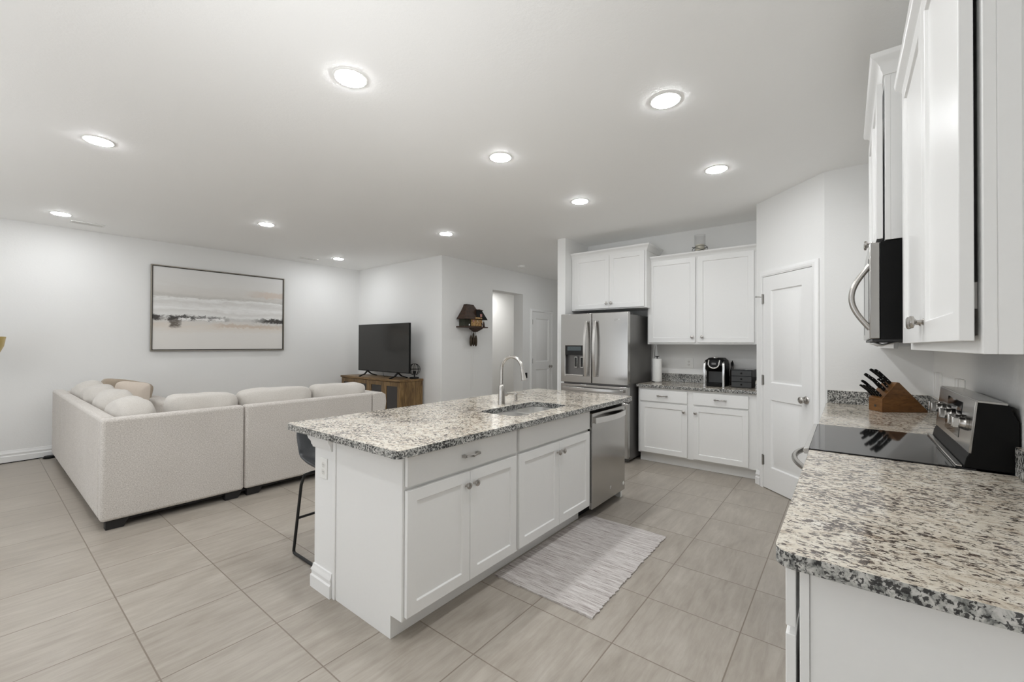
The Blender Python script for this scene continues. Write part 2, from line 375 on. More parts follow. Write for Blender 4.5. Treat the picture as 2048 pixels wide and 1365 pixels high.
# abstract canvas, object coordinates: x across, z up, origin at the lower middle
def canvas():
    m, nt, p = new('abstract_canvas'); tc = N(nt, 'ShaderNodeTexCoord').outputs['Object']; sp = N(nt, 'ShaderNodeSeparateXYZ'); L(nt, tc, sp.inputs[0]); x, z = sp.outputs[0], sp.outputs[2]
    def mp(sc):
        q = N(nt, 'ShaderNodeMapping'); q.inputs['Scale'].default_value = sc; L(nt, tc, q.inputs[0]); return q.outputs[0]
    w = tex(nt, mp((1.5, 1, 7)), 1.0, 6, .65, .8); w2 = tex(nt, mp((7, 1, 22)), 1.0, 6, .7, .6); w3 = tex(nt, mp((14, 1, 22)), 1.0, 5, .7, .5)
    zz = math_(nt, 'ADD', math_(nt, 'DIVIDE', z, 1.16), math_(nt, 'MULTIPLY_ADD', w, .17, -.085))
    zz = math_(nt, 'ADD', zz, math_(nt, 'MULTIPLY_ADD', w2, .10, -.05))
    base = ramp(nt, [(0, (.73, .71, .68)), (.22, (.75, .73, .70)), (.30, (.72, .67, .61)), (.37, (.68, .66, .63)), (.41, (.60, .59, .57)), (.44, (.80, .80, .785)), (.49, (.70, .69, .67)), (.53, (.84, .84, .83)), (.60, (.68, .67, .65)), (.64, (.82, .82, .81)), (.67, (.56, .545, .515)), (.72, (.66, .64, .61)), (.82, (.72, .71, .69)), (1, (.75, .745, .735))], zz)
    def band(zc, hw, xs):
        d = math_(nt, 'ABSOLUTE', math_(nt, 'ADD', math_(nt, 'DIVIDE', z, 1.16), math_(nt, 'MULTIPLY_ADD', w3, .12, -.06 - zc)))
        b = ramp(nt, [(hw * .55, (1, 1, 1)), (hw, (0, 0, 0))], d); fx = ramp(nt, xs, math_(nt, 'ADD', math_(nt, 'DIVIDE', x, 1.7), math_(nt, 'MULTIPLY_ADD', w3, .12, .44))); return math_(nt, 'MULTIPLY', b.outputs[0], fx.outputs[0])
    c = base.outputs[0]; k = (0, 0, 0); o = (1, 1, 1)
    c = mix(nt, math_(nt, 'MULTIPLY', band(.405, .035, [(0, o), (.05, o), (.09, k), (.11, o), (.2, o), (.5, (.6,) * 3), (.56, k), (.72, k), (.85, o), (1, o)]), .95), c, (.035, .03, .027))
    c = mix(nt, math_(nt, 'MULTIPLY', band(.335, .06, [(0, k), (.10, k), (.13, o), (.17, o), (.20, k), (1, k)]), .85), c, (.06, .045, .03))
    c = mix(nt, math_(nt, 'MULTIPLY', band(.395, .022, [(0, k), (.17, k), (.19, o), (.25, o), (.265, k), (.28, k), (.3, o), (.39, o), (.4, k), (.42, o), (.5, o), (.52, k), (1, k)]), 1.0), c, (.82, .81, .80))
    c = mix(nt, math_(nt, 'MULTIPLY', band(.325, .03, [(0, (.3,) * 3), (.12, k), (.4, k), (.5, o), (.8, o), (1, (.6,) * 3)]), .4), c, (.50, .34, .22))
    c = mix(nt, math_(nt, 'MULTIPLY', band(.77, .05, [(0, k), (.65, k), (.85, o), (1, o)]), .45), c, (.62, .47, .36))
    L(nt, c, p.inputs['Base Color']); p.inputs['Roughness'].default_value = .75; bump(nt, p, w2, .2, .004); return m
M['canvas'] = canvas()
M['frame'] = simple('champagne_frame', (.30, .275, .235), .38, .7)
M['framein'] = simple('dark_frame_edge', (.03, .025, .02), .5)
CZ = 2.79
# ------------------------------------------------------------------ the room shell
S('floor', MB().box(-3.3, 9.3, -.62, 8.1, -.06, 0), M['tile'])
S('ceiling', MB().box(-3.3, 9.3, -.62, 8.1, CZ, CZ + .08), M['ceil'])
def wall(name, pts, th=.12, z0=0, z1=CZ, mat=None):
    """plan polyline whose left side is the room; thickness goes to the right"""
    mb = MB(); P = [V((*p, 0)) for p in pts]
    for a, b in zip(P, P[1:]):
        d = (b - a).normalized(); n = V((d.y, -d.x, 0)) * th
        mb.prism([a + V((0, 0, z0)), b + V((0, 0, z0)), b + n + V((0, 0, z0)), a + n + V((0, 0, z0))], (0, 0, z1 - z0))
    return S(name, mb, mat or M['wall'])
LW0, LW1 = (-3.2, 7.688), (4.57, 7.369)
wall('wall_left', [LW1, LW0], .12)
S('wall_television', MB().box(4.57, 4.80, 5.04, 7.5, 0, CZ), M['wall'])
# hall wall with a cased-free opening and a door opening
hw = MB(frame((0, 5.03, 0), (1, 0, 0), (0, 1, 0)))
hw.plate([(4.575, .0), (5.80, .0), (5.80, 2.37), (6.72, 2.37), (6.72, 0), (9.2, 0), (9.2, CZ), (4.575, CZ)], [], 0, .23)
S('wall_hall', hw, M['wall'])
S('wall_side_room', MB().box(4.8, 9.2, 6.5, 6.6, 0, CZ), M['wall'])
S('wall_hall_end', MB().box(9.2, 9.3, 2.9, 6.6, 0, CZ), M['wall'])
S('wall_wing', MB().box(4.835, 9.2, 2.92, 3.04, 0, CZ), M['wall'])
S('wall_back', MB().box(5.46, 5.58, .604, 2.92, 0, CZ), M['wall'])
PR, PL = (4.266, .137), (4.842, .704)
S('wall_pantry', MB().prism([(PR[0], PR[1], 0), (PL[0], PL[1], 0), (5.46, .704, 0), (5.46, .60, 0), (4.885, .60, 0), (4.366, .09, 0), (4.386, -.49, 0), (4.27, -.49, 0)], (0, 0, CZ)), M['wall'])
S('wall_right', MB().box(-3.2, 4.386, -.61, -.49, 0, CZ), M['wall'])
rw = MB(frame((-3.2, 0, 0), (0, 1, 0), (-1, 0, 0)))
rw.plate([(-.61, 0), (8.0, 0), (8.0, CZ), (-.61, CZ)], [[(.9, .12), (5.5, .12), (5.5, 2.35), (.9, 2.35)]], 0, .1)
S('wall_rear', rw, M['wall'])
wf = MB(frame((-3.22, 0, 0), (0, 1, 0), (-1, 0, 0)))
for a in (.9, 2.4, 3.95, 5.44): wf.box(a, a + .06, 0, .05, .12, 2.35)
wf.box(.9, 5.5, 0, .05, .12, .18); wf.box(.9, 5.5, 0, .05, 2.29, 2.35)
S('window_1', wf, M['trim'], bevel=.003)
# baseboards
BB = [(0, 0), (.017, 0), (.017, .066), (.011, .074), (.011, .090), (.015, .094), (.015, .100), (.008, .112), (.006, .130), (0, .133)]
def bboard(name, pts, dirs): return S(name, MB().molding(pts, dirs, BB), M['trim'])
dl = (V((*LW1, 0)) - V((*LW0, 0))).normalized(); nl = (dl.y, -dl.x)
bboard('baseboard_left', [LW0, LW1], [nl, nl])
bboard('baseboard_television', [(4.57, 7.36), (4.57, 5.03), (5.80, 5.03)], [(-1, 0), (-1, -1), (0, -1)])
bboard('baseboard_hall', [(6.72, 5.03), (6.94, 5.03)], [(0, -1), (0, -1)])
bboard('baseboard_hall_end', [(7.81, 5.03), (9.19, 5.03)], [(0, -1), (0, -1)])
bboard('baseboard_wing', [(5.4, 2.92), (4.835, 2.92), (4.835, 3.04), (8.0, 3.04)], [(0, -1), (-1, -1), (-1, 1), (0, 1)])
# ------------------------------------------------------------------ doors
def panel_door(name, F, w, h, casing, kx, hx, pans, a0):
    mb = MB(F); mb.molded(a0, a0 + w, .008, h, .001, .018, pans)
    d = S(name, mb, M['trim'])
    cs = MB(F); prof = [(0, 0), (0, .022), (.008, .024), (.012, .028), (.030, .028), (.036, .022), (.046, .018), (casing, .012), (casing, 0)]
    a1 = a0 + w; h1 = h + .004
    path = [((a0 - .003), 0), ((a0 - .003), h1), ((a1 + .003), h1), ((a1 + .003), 0)]; dd = [(-1, 0), (-1, 1), (1, 1), (1, 0)]
    cs.rings([[V((p[0] + q[0] * o, n, p[1] + q[1] * o)) for o, n in prof] for p, q in zip(path, dd)])
    c = S(name.replace('door', 'trim'), cs, M['trim'])
    k = MB(F); s0 = .018
    k.lathe([(.033, 0), (.033, .004), (.028, .009), (.014, .012), (.011, .022), (.013, .030), (.024, .036), (.029, .046), (.028, .056), (.018, .063), (.001, .065)], (kx, s0, .91), (0, 1, 0), 28)
    k.obj('door_knob', M['nickel'], d)
    for z in (.27, 1.04, h - .21):
        g = MB(F); g.box(hx - .016, hx + .016, .0185, .0215, z - .045, z + .045); g.tube([(hx, .0255, z - .05), (hx, .0255, z + .05)], .006, 10)
        g.obj('hinge', M['screw'], d)
    return d
FD = frame((PR[0], PR[1], 0), (.7127, .7016, 0), (-.7016, .7127, 0))
panel_door('door_1', FD, .585, 2.035, .056, .168, .692, [(.215, .59, 1.02, 1.90), (.215, .59, .215, .86)], .105)
hs = MB(FD); hs.tube([(.70, .022, 1.845), (.725, .035, 1.85), (.745, .045, 1.852)], .004, 8); hs.lathe([(.007, 0), (.008, .012), (.001, .014)], (.745, .045, 1.852), (.8, .5, 0), 10)
hs.obj('hinge_pin_stop', M['screw'], bpy.data.objects['door_1'])
bboard('baseboard_pantry', [(PL[0], PL[1]), (PL[0] - .7127 * .058, PL[1] - .7016 * .058)], [(-.7016 * 1.0, .7127), (-.7016, .7127)])
FH = frame((0, 5.03, 0), (1, 0, 0), (0, -1, 0))
panel_door('door_2', FH, .71, 2.045, .056, 7.66, 7.02, [(7.14, 7.61, 1.02, 1.91), (7.14, 7.61, .215, .86)], 7.02)

# ------------------------------------------------------------------ ceiling lights, vents, detector
LPOS = [(1.226, 2.07, 'round ceiling light above the near end of the island, the largest seen'), (2.448, 2.05, 'round ceiling light above the middle of the island'),
        (3.683, 2.059, 'round ceiling light over the far end of the island near the refrigerator'), (2.46, .818, 'round ceiling light above the aisle near the tall wall cabinets by the stove'),
        (3.68, .816, 'round ceiling light above the aisle in front of the pantry door'), (.522, 4.109, 'round ceiling light above the near corner of the beige sectional sofa'),
        (3.724, 4.024, 'round ceiling light between the island and the cuckoo clock wall'), (.569, 6.765, 'round ceiling light beside the left air vent, above the far sofa corner'),
        (2.128, 5.40, 'round ceiling light in the middle of the living room ceiling'), (3.732, 6.632, 'small far round ceiling light above the television'),
        (1.23, .82, 'round ceiling light behind the upper edge of the view'), (0, 2.05, 'unseen round ceiling light added behind the camera'), (-1.2, 4.1, 'unseen round ceiling light added left of the sofa'), (6.6, 3.75, 'unseen round ceiling light added in the hallway behind the refrigerator wall')]  # last three are out of view, added for the light they give
cl = thing('ceiling_light', LPOS[0][2], 'ceiling light', (LPOS[0][0], LPOS[0][1], CZ), 'round recessed ceiling lights')
x0, y0 = LPOS[0][:2]
MB().lathe([(.090, 0), (.090, -.002), (.086, -.0035), (.0775, -.004), (.0765, -.003), (.0765, 0)], (x0, y0, CZ), (0, 0, 1), 48, cap=False).obj('trim_ring', M['white'], cl)
MB().lathe([(.0765, -.004), (.070, -.0075), (.05, -.0095), (.001, -.0105)], (x0, y0, CZ), (0, 0, 1), 48).obj('light_lens', M['lens'], cl)
for x, y, lb in LPOS[1:10]: dup(cl, (x, y, CZ), lb)
for x, y, lb in LPOS[10:]:
    o = dup(cl, (x, y, CZ), lb)
def vent(x, y, lx, label):
    t = thing('ceiling_vent', label, 'air vent', (x, y, CZ), 'ceiling air vents'); wy = .10
    MB().plate([(x - lx / 2 - .02, y - wy / 2 - .02), (x + lx / 2 + .02, y - wy / 2 - .02), (x + lx / 2 + .02, y + wy / 2 + .02), (x - lx / 2 - .02, y + wy / 2 + .02)],
               [[(x - lx / 2, y - wy / 2), (x + lx / 2, y - wy / 2), (x + lx / 2, y + wy / 2), (x - lx / 2, y + wy / 2)]], 0, 1) if False else None
    f = MB(TOP); R = lambda a, b: [(x - a, y - b), (x + a, y - b), (x + a, y + b), (x - a, y + b)]
    f.plate(R(lx / 2 + .02, wy / 2 + .02), [R(lx / 2, wy / 2)], CZ - .007, CZ - .0005); f.obj('frame', M['white'], t, bevel=.002)
    MB().box(x - lx / 2, x + lx / 2, y - wy / 2, y + wy / 2, CZ - .0016, CZ - .0006).obj('duct_shade', M['shadeblack'], t)  # thin black sheet standing in for the shade inside the duct
    s = MB()
    for k in range(5):
        yy = y - wy / 2 + .012 + k * .019
        s.prism([(x - lx / 2, yy, CZ - .002), (x - lx / 2, yy + .005, CZ - .006), (x - lx / 2, yy + .006, CZ - .005), (x - lx / 2, yy + .001, CZ - .001)], (lx, 0, 0))
    s.obj('louvre', M['white'], t)
vent(.815, 7.07, .25, 'white slotted air vent in the ceiling beside the left far ceiling light')
vent(3.41, 7.02, .25, 'white slotted air vent in the ceiling above and right of the painting')
sd = thing('smoke_detector', 'round white smoke detector on the hallway ceiling', 'smoke detector', (6.07, 4.58, CZ))
MB().lathe([(.068, 0), (.068, -.012), (.060, -.032), (.045, -.038), (.001, -.039)], (6.07, 4.58, CZ), (0, 0, 1), 32).obj('housing', M['white'], sd)
MB().lathe([(.012, -.038), (.012, -.043), (.001, -.044)], (6.07, 4.58, CZ), (0, 0, 1), 16).obj('test_button', M['cream'], sd)

# ------------------------------------------------------------------ cabinet helpers
def knob(F, a, b, c, parent, sc=1.0):
    k = MB(F); k.lathe([(.0095 * sc, 0), (.0095 * sc, .002), (.006 * sc, .005), (.0055 * sc, .014), (.009 * sc, .018), (.0165 * sc, .021), (.0175 * sc, .025), (.0165 * sc, .029), (.013 * sc, .031), (.001, .0315)], (a, b, c), (0, 1, 0), 28)
    return k.obj('knob', M['nickel'], parent)
def pull(F, a, b, c, parent, w=.10):
    k = MB(F); h = w / 2
    for s in (-1, 1): k.box(a + s * h - .009, a + s * h + .009, b, b + .026, c - .0065, c + .0065)
    k.strip([(a - h, b + .022, c), (a - h * .6, b + .028, c + .001), (a - h * .2, b + .031, c - .001), (a, b + .032, c - .003), (a + h * .2, b + .031, c - .001), (a + h * .6, b + .028, c + .001), (a + h, b + .022, c)], (0, 0, 1), .011, .006)
    return k.obj('pull', M['nickel'], parent, bevel=.0012)
def door(F, a0, a1, c0, c1, parent, kn=None, b0=.003):
    d = MB(F).shaker(a0, a1, c0, c1, b0).obj('door', M['cab'], parent, bevel=.0016)
    if kn: knob(F, kn[0], b0 + .0195, kn[1], d)
    return d
def drawer(F, a0, a1, c0, c1, parent, pl=None, b0=.003):
    d = MB(F).box(a0, a1, b0, b0 + .02, c0, c1).obj('drawer', M['cab'], parent, bevel=.002)
    if pl: pull(F, pl[0], b0 + .0195, pl[1], d)
    return d
CROWN = [(0, 0), (.006, 0), (.008, .012), (.012, .018), (.016, .034), (.028, .052), (.040, .060), (.044, .066), (.046, .080), (0, .080)]

# ------------------------------------------------------------------ island
FI = frame((0, 1.585, 0), (1, 0, 0), (0, -1, 0))
def base_body(F, a0, a1, depth, toe, parent, frame_w=.018):
    """carcass with toe recess; local b=0 is the face plane"""
    m = MB(F); m.prism([(a0, 0, .11), (a0, 0, .876), (a0, -depth, .876), (a0, -depth, .0), (a0, -toe, .0), (a0, -toe, .11)], (a1 - a0, 0, 0))
    return m.obj('body', M['cab'], parent, bevel=.001)
isl1 = thing('island_cabinet', 'white island cabinet at the near end with one drawer over two doors', 'cabinet', (1.62, 1.88, 0))
base_body(FI, 1.207, 2.045, .585, .082, isl1)
drawer(FI, 1.219, 2.031, .722, .858, isl1, (1.625, .793))
door(FI, 1.219, 1.6265, .128, .704, isl1, (1.597, .638)); door(FI, 1.6295, 2.031, .128, .704, isl1, (1.659, .638))
MB().box(1.200, 1.207, 2.150, 2.178, 0, .876).obj('scribe_strip', M['cab'], isl1, bevel=.002)
isl2 = thing('island_cabinet', 'white island sink cabinet, two doors below a plain drawer front, left of dishwasher', 'cabinet', (2.5, 1.88, 0))
m = MB(FI); m.prism([(2.046, 0, .11), (2.046, 0, .876), (2.046, -.585, .876), (2.046, -.585, 0), (2.046, -.082, 0), (2.046, -.082, .11)], (.017, 0, 0))
m.prism([(2.949, 0, .11), (2.949, 0, .876), (2.949, -.585, .876), (2.949, -.585, 0), (2.949, -.082, 0), (2.949, -.082, .11)], (.018, 0, 0))
m.box(2.063, 2.949, -.02, 0, .11, .876); m.box(2.063, 2.949, -.585, -.57, 0, .876); m.box(2.063, 2.949, -.57, -.02, .11, .128); m.box(2.063, 2.949, -.097, -.082, 0, .11)
m.obj('body', M['cab'], isl2, bevel=.001)
drawer(FI, 2.058, 2.958, .722, .858, isl2)
door(FI, 2.058, 2.5125, .128, .704, isl2, (2.487, .634)); door(FI, 2.5155, 2.958, .128, .704, isl2, (2.546, .634))
# dishwasher
dw = thing('dishwasher', 'stainless dishwasher with bowed handle at the far end of the island', 'dishwasher', (3.29, 1.88, 0))
m = MB(FI); m.box(2.975, 3.606, -.57, -.01, .09, .868); m.box(2.99, 3.59, -.12, -.10, 0, .09); m.obj('tub', M['black'], dw)
d = MB(FI); d.box(2.984, 3.604, .0, .030, .088, .836); dwd = d.obj('door', M['steel'], dw, bevel=.004)
h = MB(FI); n_ = 14
h.strip([(3.012 + .565 * k / n_, .044 + .034 * sin(pi * k / n_), .778) for k in range(n_ + 1)], (0, 0, 1), .046, .010)
h.box(3.012, 3.03, .029, .048, .757, .799); h.box(3.559, 3.577, .029, .048, .757, .799)
h.obj('handle', M['steel2'], dwd, bevel=.002)
b = MB(FI); b.lathe([(.016, 0), (.016, .0012), (.012, .0012), (.012, .0006), (.001, .0006)], (3.572, .0302, .150), (0, 1, 0), 28); b.box(3.568, 3.576, .0306, .0318, .147, .156); b.obj('round_badge', M['white'], dwd)
b = MB(FI); b.tube([(3.285, .031, .182), (3.298, .031, .170), (3.312, .031, .172), (3.324, .031, .190)], .0016, 6); b.tube([(3.30, .031, .182), (3.31, .031, .190), (3.318, .031, .184)], .0012, 6); b.obj('maker_mark', M['steel2'], dwd)
ep = MB(); ep.prism([(3.612, 1.587, .11), (3.612, 1.587, .876), (3.612, 2.17, .876), (3.612, 2.17, 0), (3.612, 1.60, 0), (3.612, 1.60, .11)], (.034, 0, 0))
tag(ep.obj('island_end_panel', M['cab'], bevel=.0015), 'white end panel standing right of the dishwasher under the island countertop', 'panel')
# knee wall behind the cabinets
S('wall_island', MB().box(1.205, 3.646, 2.185, 2.375, 0, .877), M['wall'])
KB = [(1.205, 2.18), (1.205, 2.375), (3.646, 2.375), (3.646, 2.18)]; KD = [(-1, 0), (-1, 1), (1, 1), (1, 0)]
bboard('baseboard_island', KB, KD)
S('trim_3', MB().molding(KB, KD, [(0, .79), (.010, .79), (.012, .80), (.016, .806), (.018, .822), (.028, .838), (.032, .856), (.040, .864), (.040, .8775), (0, .8775)]), M['trim'])
def outlet(name, F, a, b, c, label, w=.072, hgt=.115, group=None, kind='duplex'):
    t = thing(name, label, 'outlet', (F @ V((a, b, c)))[:], group)
    MB(F).box(a - w / 2, a + w / 2, b, b + .006, c - hgt / 2, c + hgt / 2).obj('cover_plate', M['white'], t, bevel=.002)
    for s in (-1, 1):
        r = MB(F); r.lathe([(.0165, 0), (.0165, .0015), (.001, .0016)], (a, b + .006, c + s * .0195), (0, 1, 0), 20); rr = r.obj('receptacle', M['cream'], t)
        q = MB(F); q.box(a - .007, a - .005, b + .0075, b + .0078, c + s * .0195 - .003, c + s * .0195 + .005); q.box(a + .005, a + .007, b + .0075, b + .0078, c + s * .0195 - .003, c + s * .0195 + .005)
        q.lathe([(.002, 0), (.002, .0003)], (a, b + .0075, c + s * .0195 - .008), (0, 1, 0), 8); q.obj('slot', M['darkgray'], rr)
    return t
FK = frame((1.205, 0, 0), (0, 1, 0), (-1, 0, 0))
outlet('wall_outlet', FK, 2.272, .0003, .685, 'white duplex outlet on the end of the island half wall')
# countertop with sink opening
ct = MB(TOP); ct.plate(rrect(1.118, 3.662, 1.502, 2.548, .03), [rrect(2.135, 2.80, 1.655, 1.985, .07, 8)], .878, .914)
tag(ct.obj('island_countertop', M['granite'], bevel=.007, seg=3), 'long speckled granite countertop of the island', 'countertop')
sk = thing('kitchen_sink', 'undermounted stainless double bowl sink in the island countertop', 'sink', (2.47, 1.82, .70))
m = MB(TOP); m.plate(rrect(2.115, 2.82, 1.635, 2.005, .05), [rrect(2.142, 2.446, 1.665, 1.975, .10, 8), rrect(2.490, 2.794, 1.665, 1.975, .10, 8)], .8705, .8775); m.obj('rim', M['sinksteel'], sk, bevel=.002)
for xa, xb in ((2.142, 2.446), (2.490, 2.794)):
    rg = []
    for ins, z in ((0, .8775), (.001, .86), (.006, .74), (.018, .712), (.045, .702), (.12, .699)):
        rg.append([(x, y, z) for x, y in rrect(xa + ins, xb - ins, 1.665 + ins, 1.975 - ins, max(.10 - ins * .4, .03), 8)])
    bs = MB().rings(rg, cap=False); vs = [v for v in bs.bm.verts if abs(v.co.z - .699) < 1e-4]
    bs.f(vs); bo = bs.obj('basin', M['sinksteel'], sk)
    MB().lathe([(.044, 0), (.044, .003), (.034, .003), (.03, -.0), (.001, -.0)], ((xa + xb) / 2, 1.82, .6992), (0, 0, 1), 28).obj('drain', M['chrome'], bo)
fa = thing('kitchen_faucet', 'tall brushed steel gooseneck faucet standing behind the sink on the island', 'faucet', (2.52, 2.09, .914))
MB().lathe([(.0285, 0), (.0275, .02), (.0245, .10), (.0215, .138), (.017, .146), (.0135, .150)], (2.52, 2.09, .914), (0, 0, 1), 32).obj('base', M['nickel'], fa)
pts = [(2.52, 2.09, 1.06), (2.52, 2.09, 1.12), (2.52, 2.09, 1.17)]
for k in range(1, 15):
    t = pi * k / 15 * 1.02; pts.append((2.52, 2.09 - .1 + .1 * cos(t), 1.18 + .1 * sin(t)))
e0 = V(pts[-1]); dr = V((0, -.22, -1)).normalized(); pts.append(tuple(e0 + dr * .01))
MB().tube(pts, .0125, 16).obj('spout', M['nickel'], fa)
s0 = e0 + dr * .005; hd = MB(); hd.lathe([(.0135, 0), (.0145, .008), (.016, .02), (.020, .075), (.021, .082), (.018, .084), (.001, .084)], s0, dr, 28); hdo = hd.obj('spray_head', M['nickel'], fa)
MB().box(2.535, 2.542, s0.y - .032, s0.y - .016, s0.z - .065, s0.z - .025).obj('spray_button', M['black'], hdo, bevel=.002)
h = MB(); h.lathe([(.016, 0), (.0165, .03), (.015, .042), (.009, .05)], (2.542, 2.09, .985), (1, 0, 0), 24); h.tube([(2.585, 2.09, .985), (2.62, 2.092, .986), (2.675, 2.096, .978)], [.0085, .0075, .006], 12); h.obj('lever_handle', M['nickel'], fa)
sp = thing('soap_dispenser', 'small brushed steel soap dispenser beside the faucet', 'soap dispenser', (2.715, 2.10, .914))
MB().lathe([(.022, 0), (.022, .004), (.013, .009), (.012, .045), (.0125, .052), (.010, .056)], (2.715, 2.10, .914), (0, 0, 1), 24).obj('base', M['nickel'], sp)
h = MB(); h.lathe([(.0125, 0), (.0125, .012), (.009, .018), (.001, .019)], (2.715, 2.10, .966), (0, 0, 1), 20); h.tube([(2.715, 2.10, .974), (2.74, 2.07, .974), (2.757, 2.045, .970), (2.76, 2.04, .966)], [.0055, .005, .004, .004], 10); h.obj('nozzle', M['nickel'], sp)
# ------------------------------------------------------------------ refrigerator (faces -x; local a = y)
FF = frame((4.67, 0, 0), (0, 1, 0), (-1, 0, 0))
fr = thing('refrigerator', 'tall stainless french door refrigerator with a water dispenser in its left door', 'refrigerator', (5.05, 2.43, 0))
m = MB(FF); m.box(1.98, 2.88, -.74, -.072, .03, 1.735); m.box(2.0, 2.86, -.10, -.09, 0.0, .05)
for a in (2.03, 2.83):
    m.box(a - .03, a + .03, -.70, -.64, 0, .03)
m.obj('case', M['steelside'], fr, bevel=.004)
for a_ in (1.985, 2.80): MB(FF).box(a_, a_ + .075, -.14, -.068, 1.736, 1.755).obj('hinge_cover', M['darkgray'], fr, bevel=.004)
# right door
d = MB(FF); d.box(1.978, 2.441, -.066, 0, .902, 1.762); rd = d.obj('door', M['steel'], fr, bevel=.006, seg=3)
# left door with dispenser recess
d = MB(FF); d.plate([(2.449, .902), (2.882, .902), (2.882, 1.762), (2.449, 1.762)], [[(2.556, .985), (2.818, .985), (2.818, 1.362), (2.556, 1.362)]], -.066, 0)
ld = d.obj('door', M['steel'], fr, bevel=.005, seg=2)
q = MB(FF); q.box(2.556, 2.818, -.004, .003, 1.245, 1.362); q.obj('dispenser_panel', M['blackgloss'], ld, bevel=.003)
q = MB(FF); q.box(2.59, 2.785, .003, .0036, 1.30, 1.352); q.obj('display', M['display'], ld)
q = MB(FF); q.box(2.556, 2.818, -.062, -.055, .985, 1.25); q.prism([(2.556, -.06, .985), (2.556, -.06, 1.25), (2.556, -.002, 1.25), (2.556, -.002, .985)], (.004, 0, 0)); q.prism([(2.814, -.06, .985), (2.814, -.06, 1.25), (2.814, -.002, 1.25), (2.814, -.002, .985)], (.004, 0, 0))
q.obj('dispenser_recess', M['steelside'], ld)
q = MB(FF); q.box(2.56, 2.815, -.058, .008, .985, 1.003); q.obj('drip_tray', M['steel2'], ld, bevel=.003)
for a in (2.60, 2.685):
    q = MB(FF); q.box(a - .022, a + .022, -.045, -.035, 1.085, 1.225); pdl = q.obj('dispenser_paddle', M['steel2'], ld, bevel=.003)
    q = MB(FF); q.box(a - .015, a + .015, -.035, -.033, 1.097, 1.215); q.obj('paddle_pad', M['blackgloss'], pdl)
for a, dd in ((2.507, ld), (2.385, rd)):
    q = MB(FF); n_ = 16
    q.strip([(a, .034 + .040 * sin(pi * k / n_), .985 + .683 * k / n_) for k in range(n_ + 1)], (1, 0, 0), .034, .012)
    q.box(a - .014, a + .014, -.001, .038, .987, 1.006); q.box(a - .014, a + .014, -.001, .038, 1.647, 1.666); q.obj('handle', M['steel2'], dd, bevel=.003)
q = MB(FF); q.tube([(2.15, .001, 1.672), (2.14, .001, 1.664), (2.125, .001, 1.666), (2.112, .001, 1.678)], .0018, 6); q.tube([(2.135, .001, 1.674), (2.127, .001, 1.680), (2.12, .001, 1.676)], .0014, 6); q.box(2.085, 2.095, .0, .001, 1.672, 1.678); q.obj('maker_mark', M['chrome'], rd)
d = MB(FF); d.box(1.978, 2.882, -.066, 0, .705, .882); fz = d.obj('freezer_drawer', M['steel'], fr, bevel=.005, seg=2)
q = MB(FF); q.strip([(2.025 + .81 * k / 14, .034 + .03 * sin(pi * k / 14), .832) for k in range(15)], (0, 0, 1), .036, .012); q.box(2.03, 2.05, -.001, .036, .816, .848); q.box(2.81, 2.83, -.001, .036, .816, .848); q.obj('handle', M['steel2'], fz, bevel=.003)
d = MB(FF); d.box(1.978, 2.882, -.066, 0, .055, .695); fz = d.obj('freezer_drawer', M['steel'], fr, bevel=.005, seg=2)
q = MB(FF); q.strip([(2.025 + .81 * k / 14, .034 + .03 * sin(pi * k / 14), .64) for k in range(15)], (0, 0, 1), .036, .012); q.box(2.03, 2.05, -.001, .036, .624, .656); q.box(2.81, 2.83, -.001, .036, .624, .656); q.obj('handle', M['steel2'], fz, bevel=.003)
# ------------------------------------------------------------------ back wall cabinets and counter
FBk = frame((4.90, 0, 0), (0, 1, 0), (-1, 0, 0))
bc = thing('base_cabinet', 'white base cabinet with two drawers over two doors beneath the coffee machine', 'cabinet', (5.15, 1.33, 0))
base_body(FBk, .712, 1.943, .555, .07, bc)
drawer(FBk, 1.383, 1.917, .722, .852, bc, (1.653, .79)); drawer(FBk, .782, 1.318, .722, .852, bc, (1.046, .792))
door(FBk, 1.383, 1.917, .126, .704, bc, (1.414, .633)); door(FBk, .782, 1.318, .126, .704, bc, (1.292, .633))
c2 = MB(TOP); c2.plate([(4.865, .7045), (5.455, .7045), (5.455, 1.962), (4.865, 1.962)], [], .878, .914)
ctop = thing('back_countertop', 'dark speckled granite countertop between the refrigerator and the pantry door', 'countertop', (5.15, 1.33, .878))
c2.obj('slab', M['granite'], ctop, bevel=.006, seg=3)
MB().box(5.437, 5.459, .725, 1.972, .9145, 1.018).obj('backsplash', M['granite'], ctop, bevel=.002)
MB().prism([(4.90, .705, .9145), (5.458, .705, .9145), (5.458, .705, 1.018), (4.93, .705, 1.018), (4.90, .705, .99)], (0, .02, 0)).obj('side_splash', M['granite'], ctop, bevel=.002)
FU = frame((5.145, 0, 0), (0, 1, 0), (-1, 0, 0))
uc = thing('wall_cabinet', 'wide white two door wall cabinet above the coffee machine, candle standing on top', 'cabinet', (5.3, 1.33, 1.384))
MB(FU).box(.718, 1.925, -.31, 0, 1.384, 2.40).obj('body', M['cab'], uc, bevel=.001)
door(FU, 1.363, 1.905, 1.404, 2.39, uc, (1.393, 1.470)); door(FU, .768, 1.337, 1.404, 2.39, uc, (1.285, 1.470))
MB().molding([(5.145, .712), (5.145, 1.945)], [(-1, 0), (-1, 0)], [(o, 2.372 + z) for o, z in CROWN]).obj('crown_molding', M['cab'], uc)
FU2 = frame((5.0, 0, 0), (0, 1, 0), (-1, 0, 0))
uc2 = thing('wall_cabinet', 'white two door wall cabinet above the refrigerator', 'cabinet', (5.2, 2.39, 1.828))
MB(FU2).box(1.885, 2.915, -.455, 0, 1.828, 2.552).obj('body', M['cab'], uc2, bevel=.001)
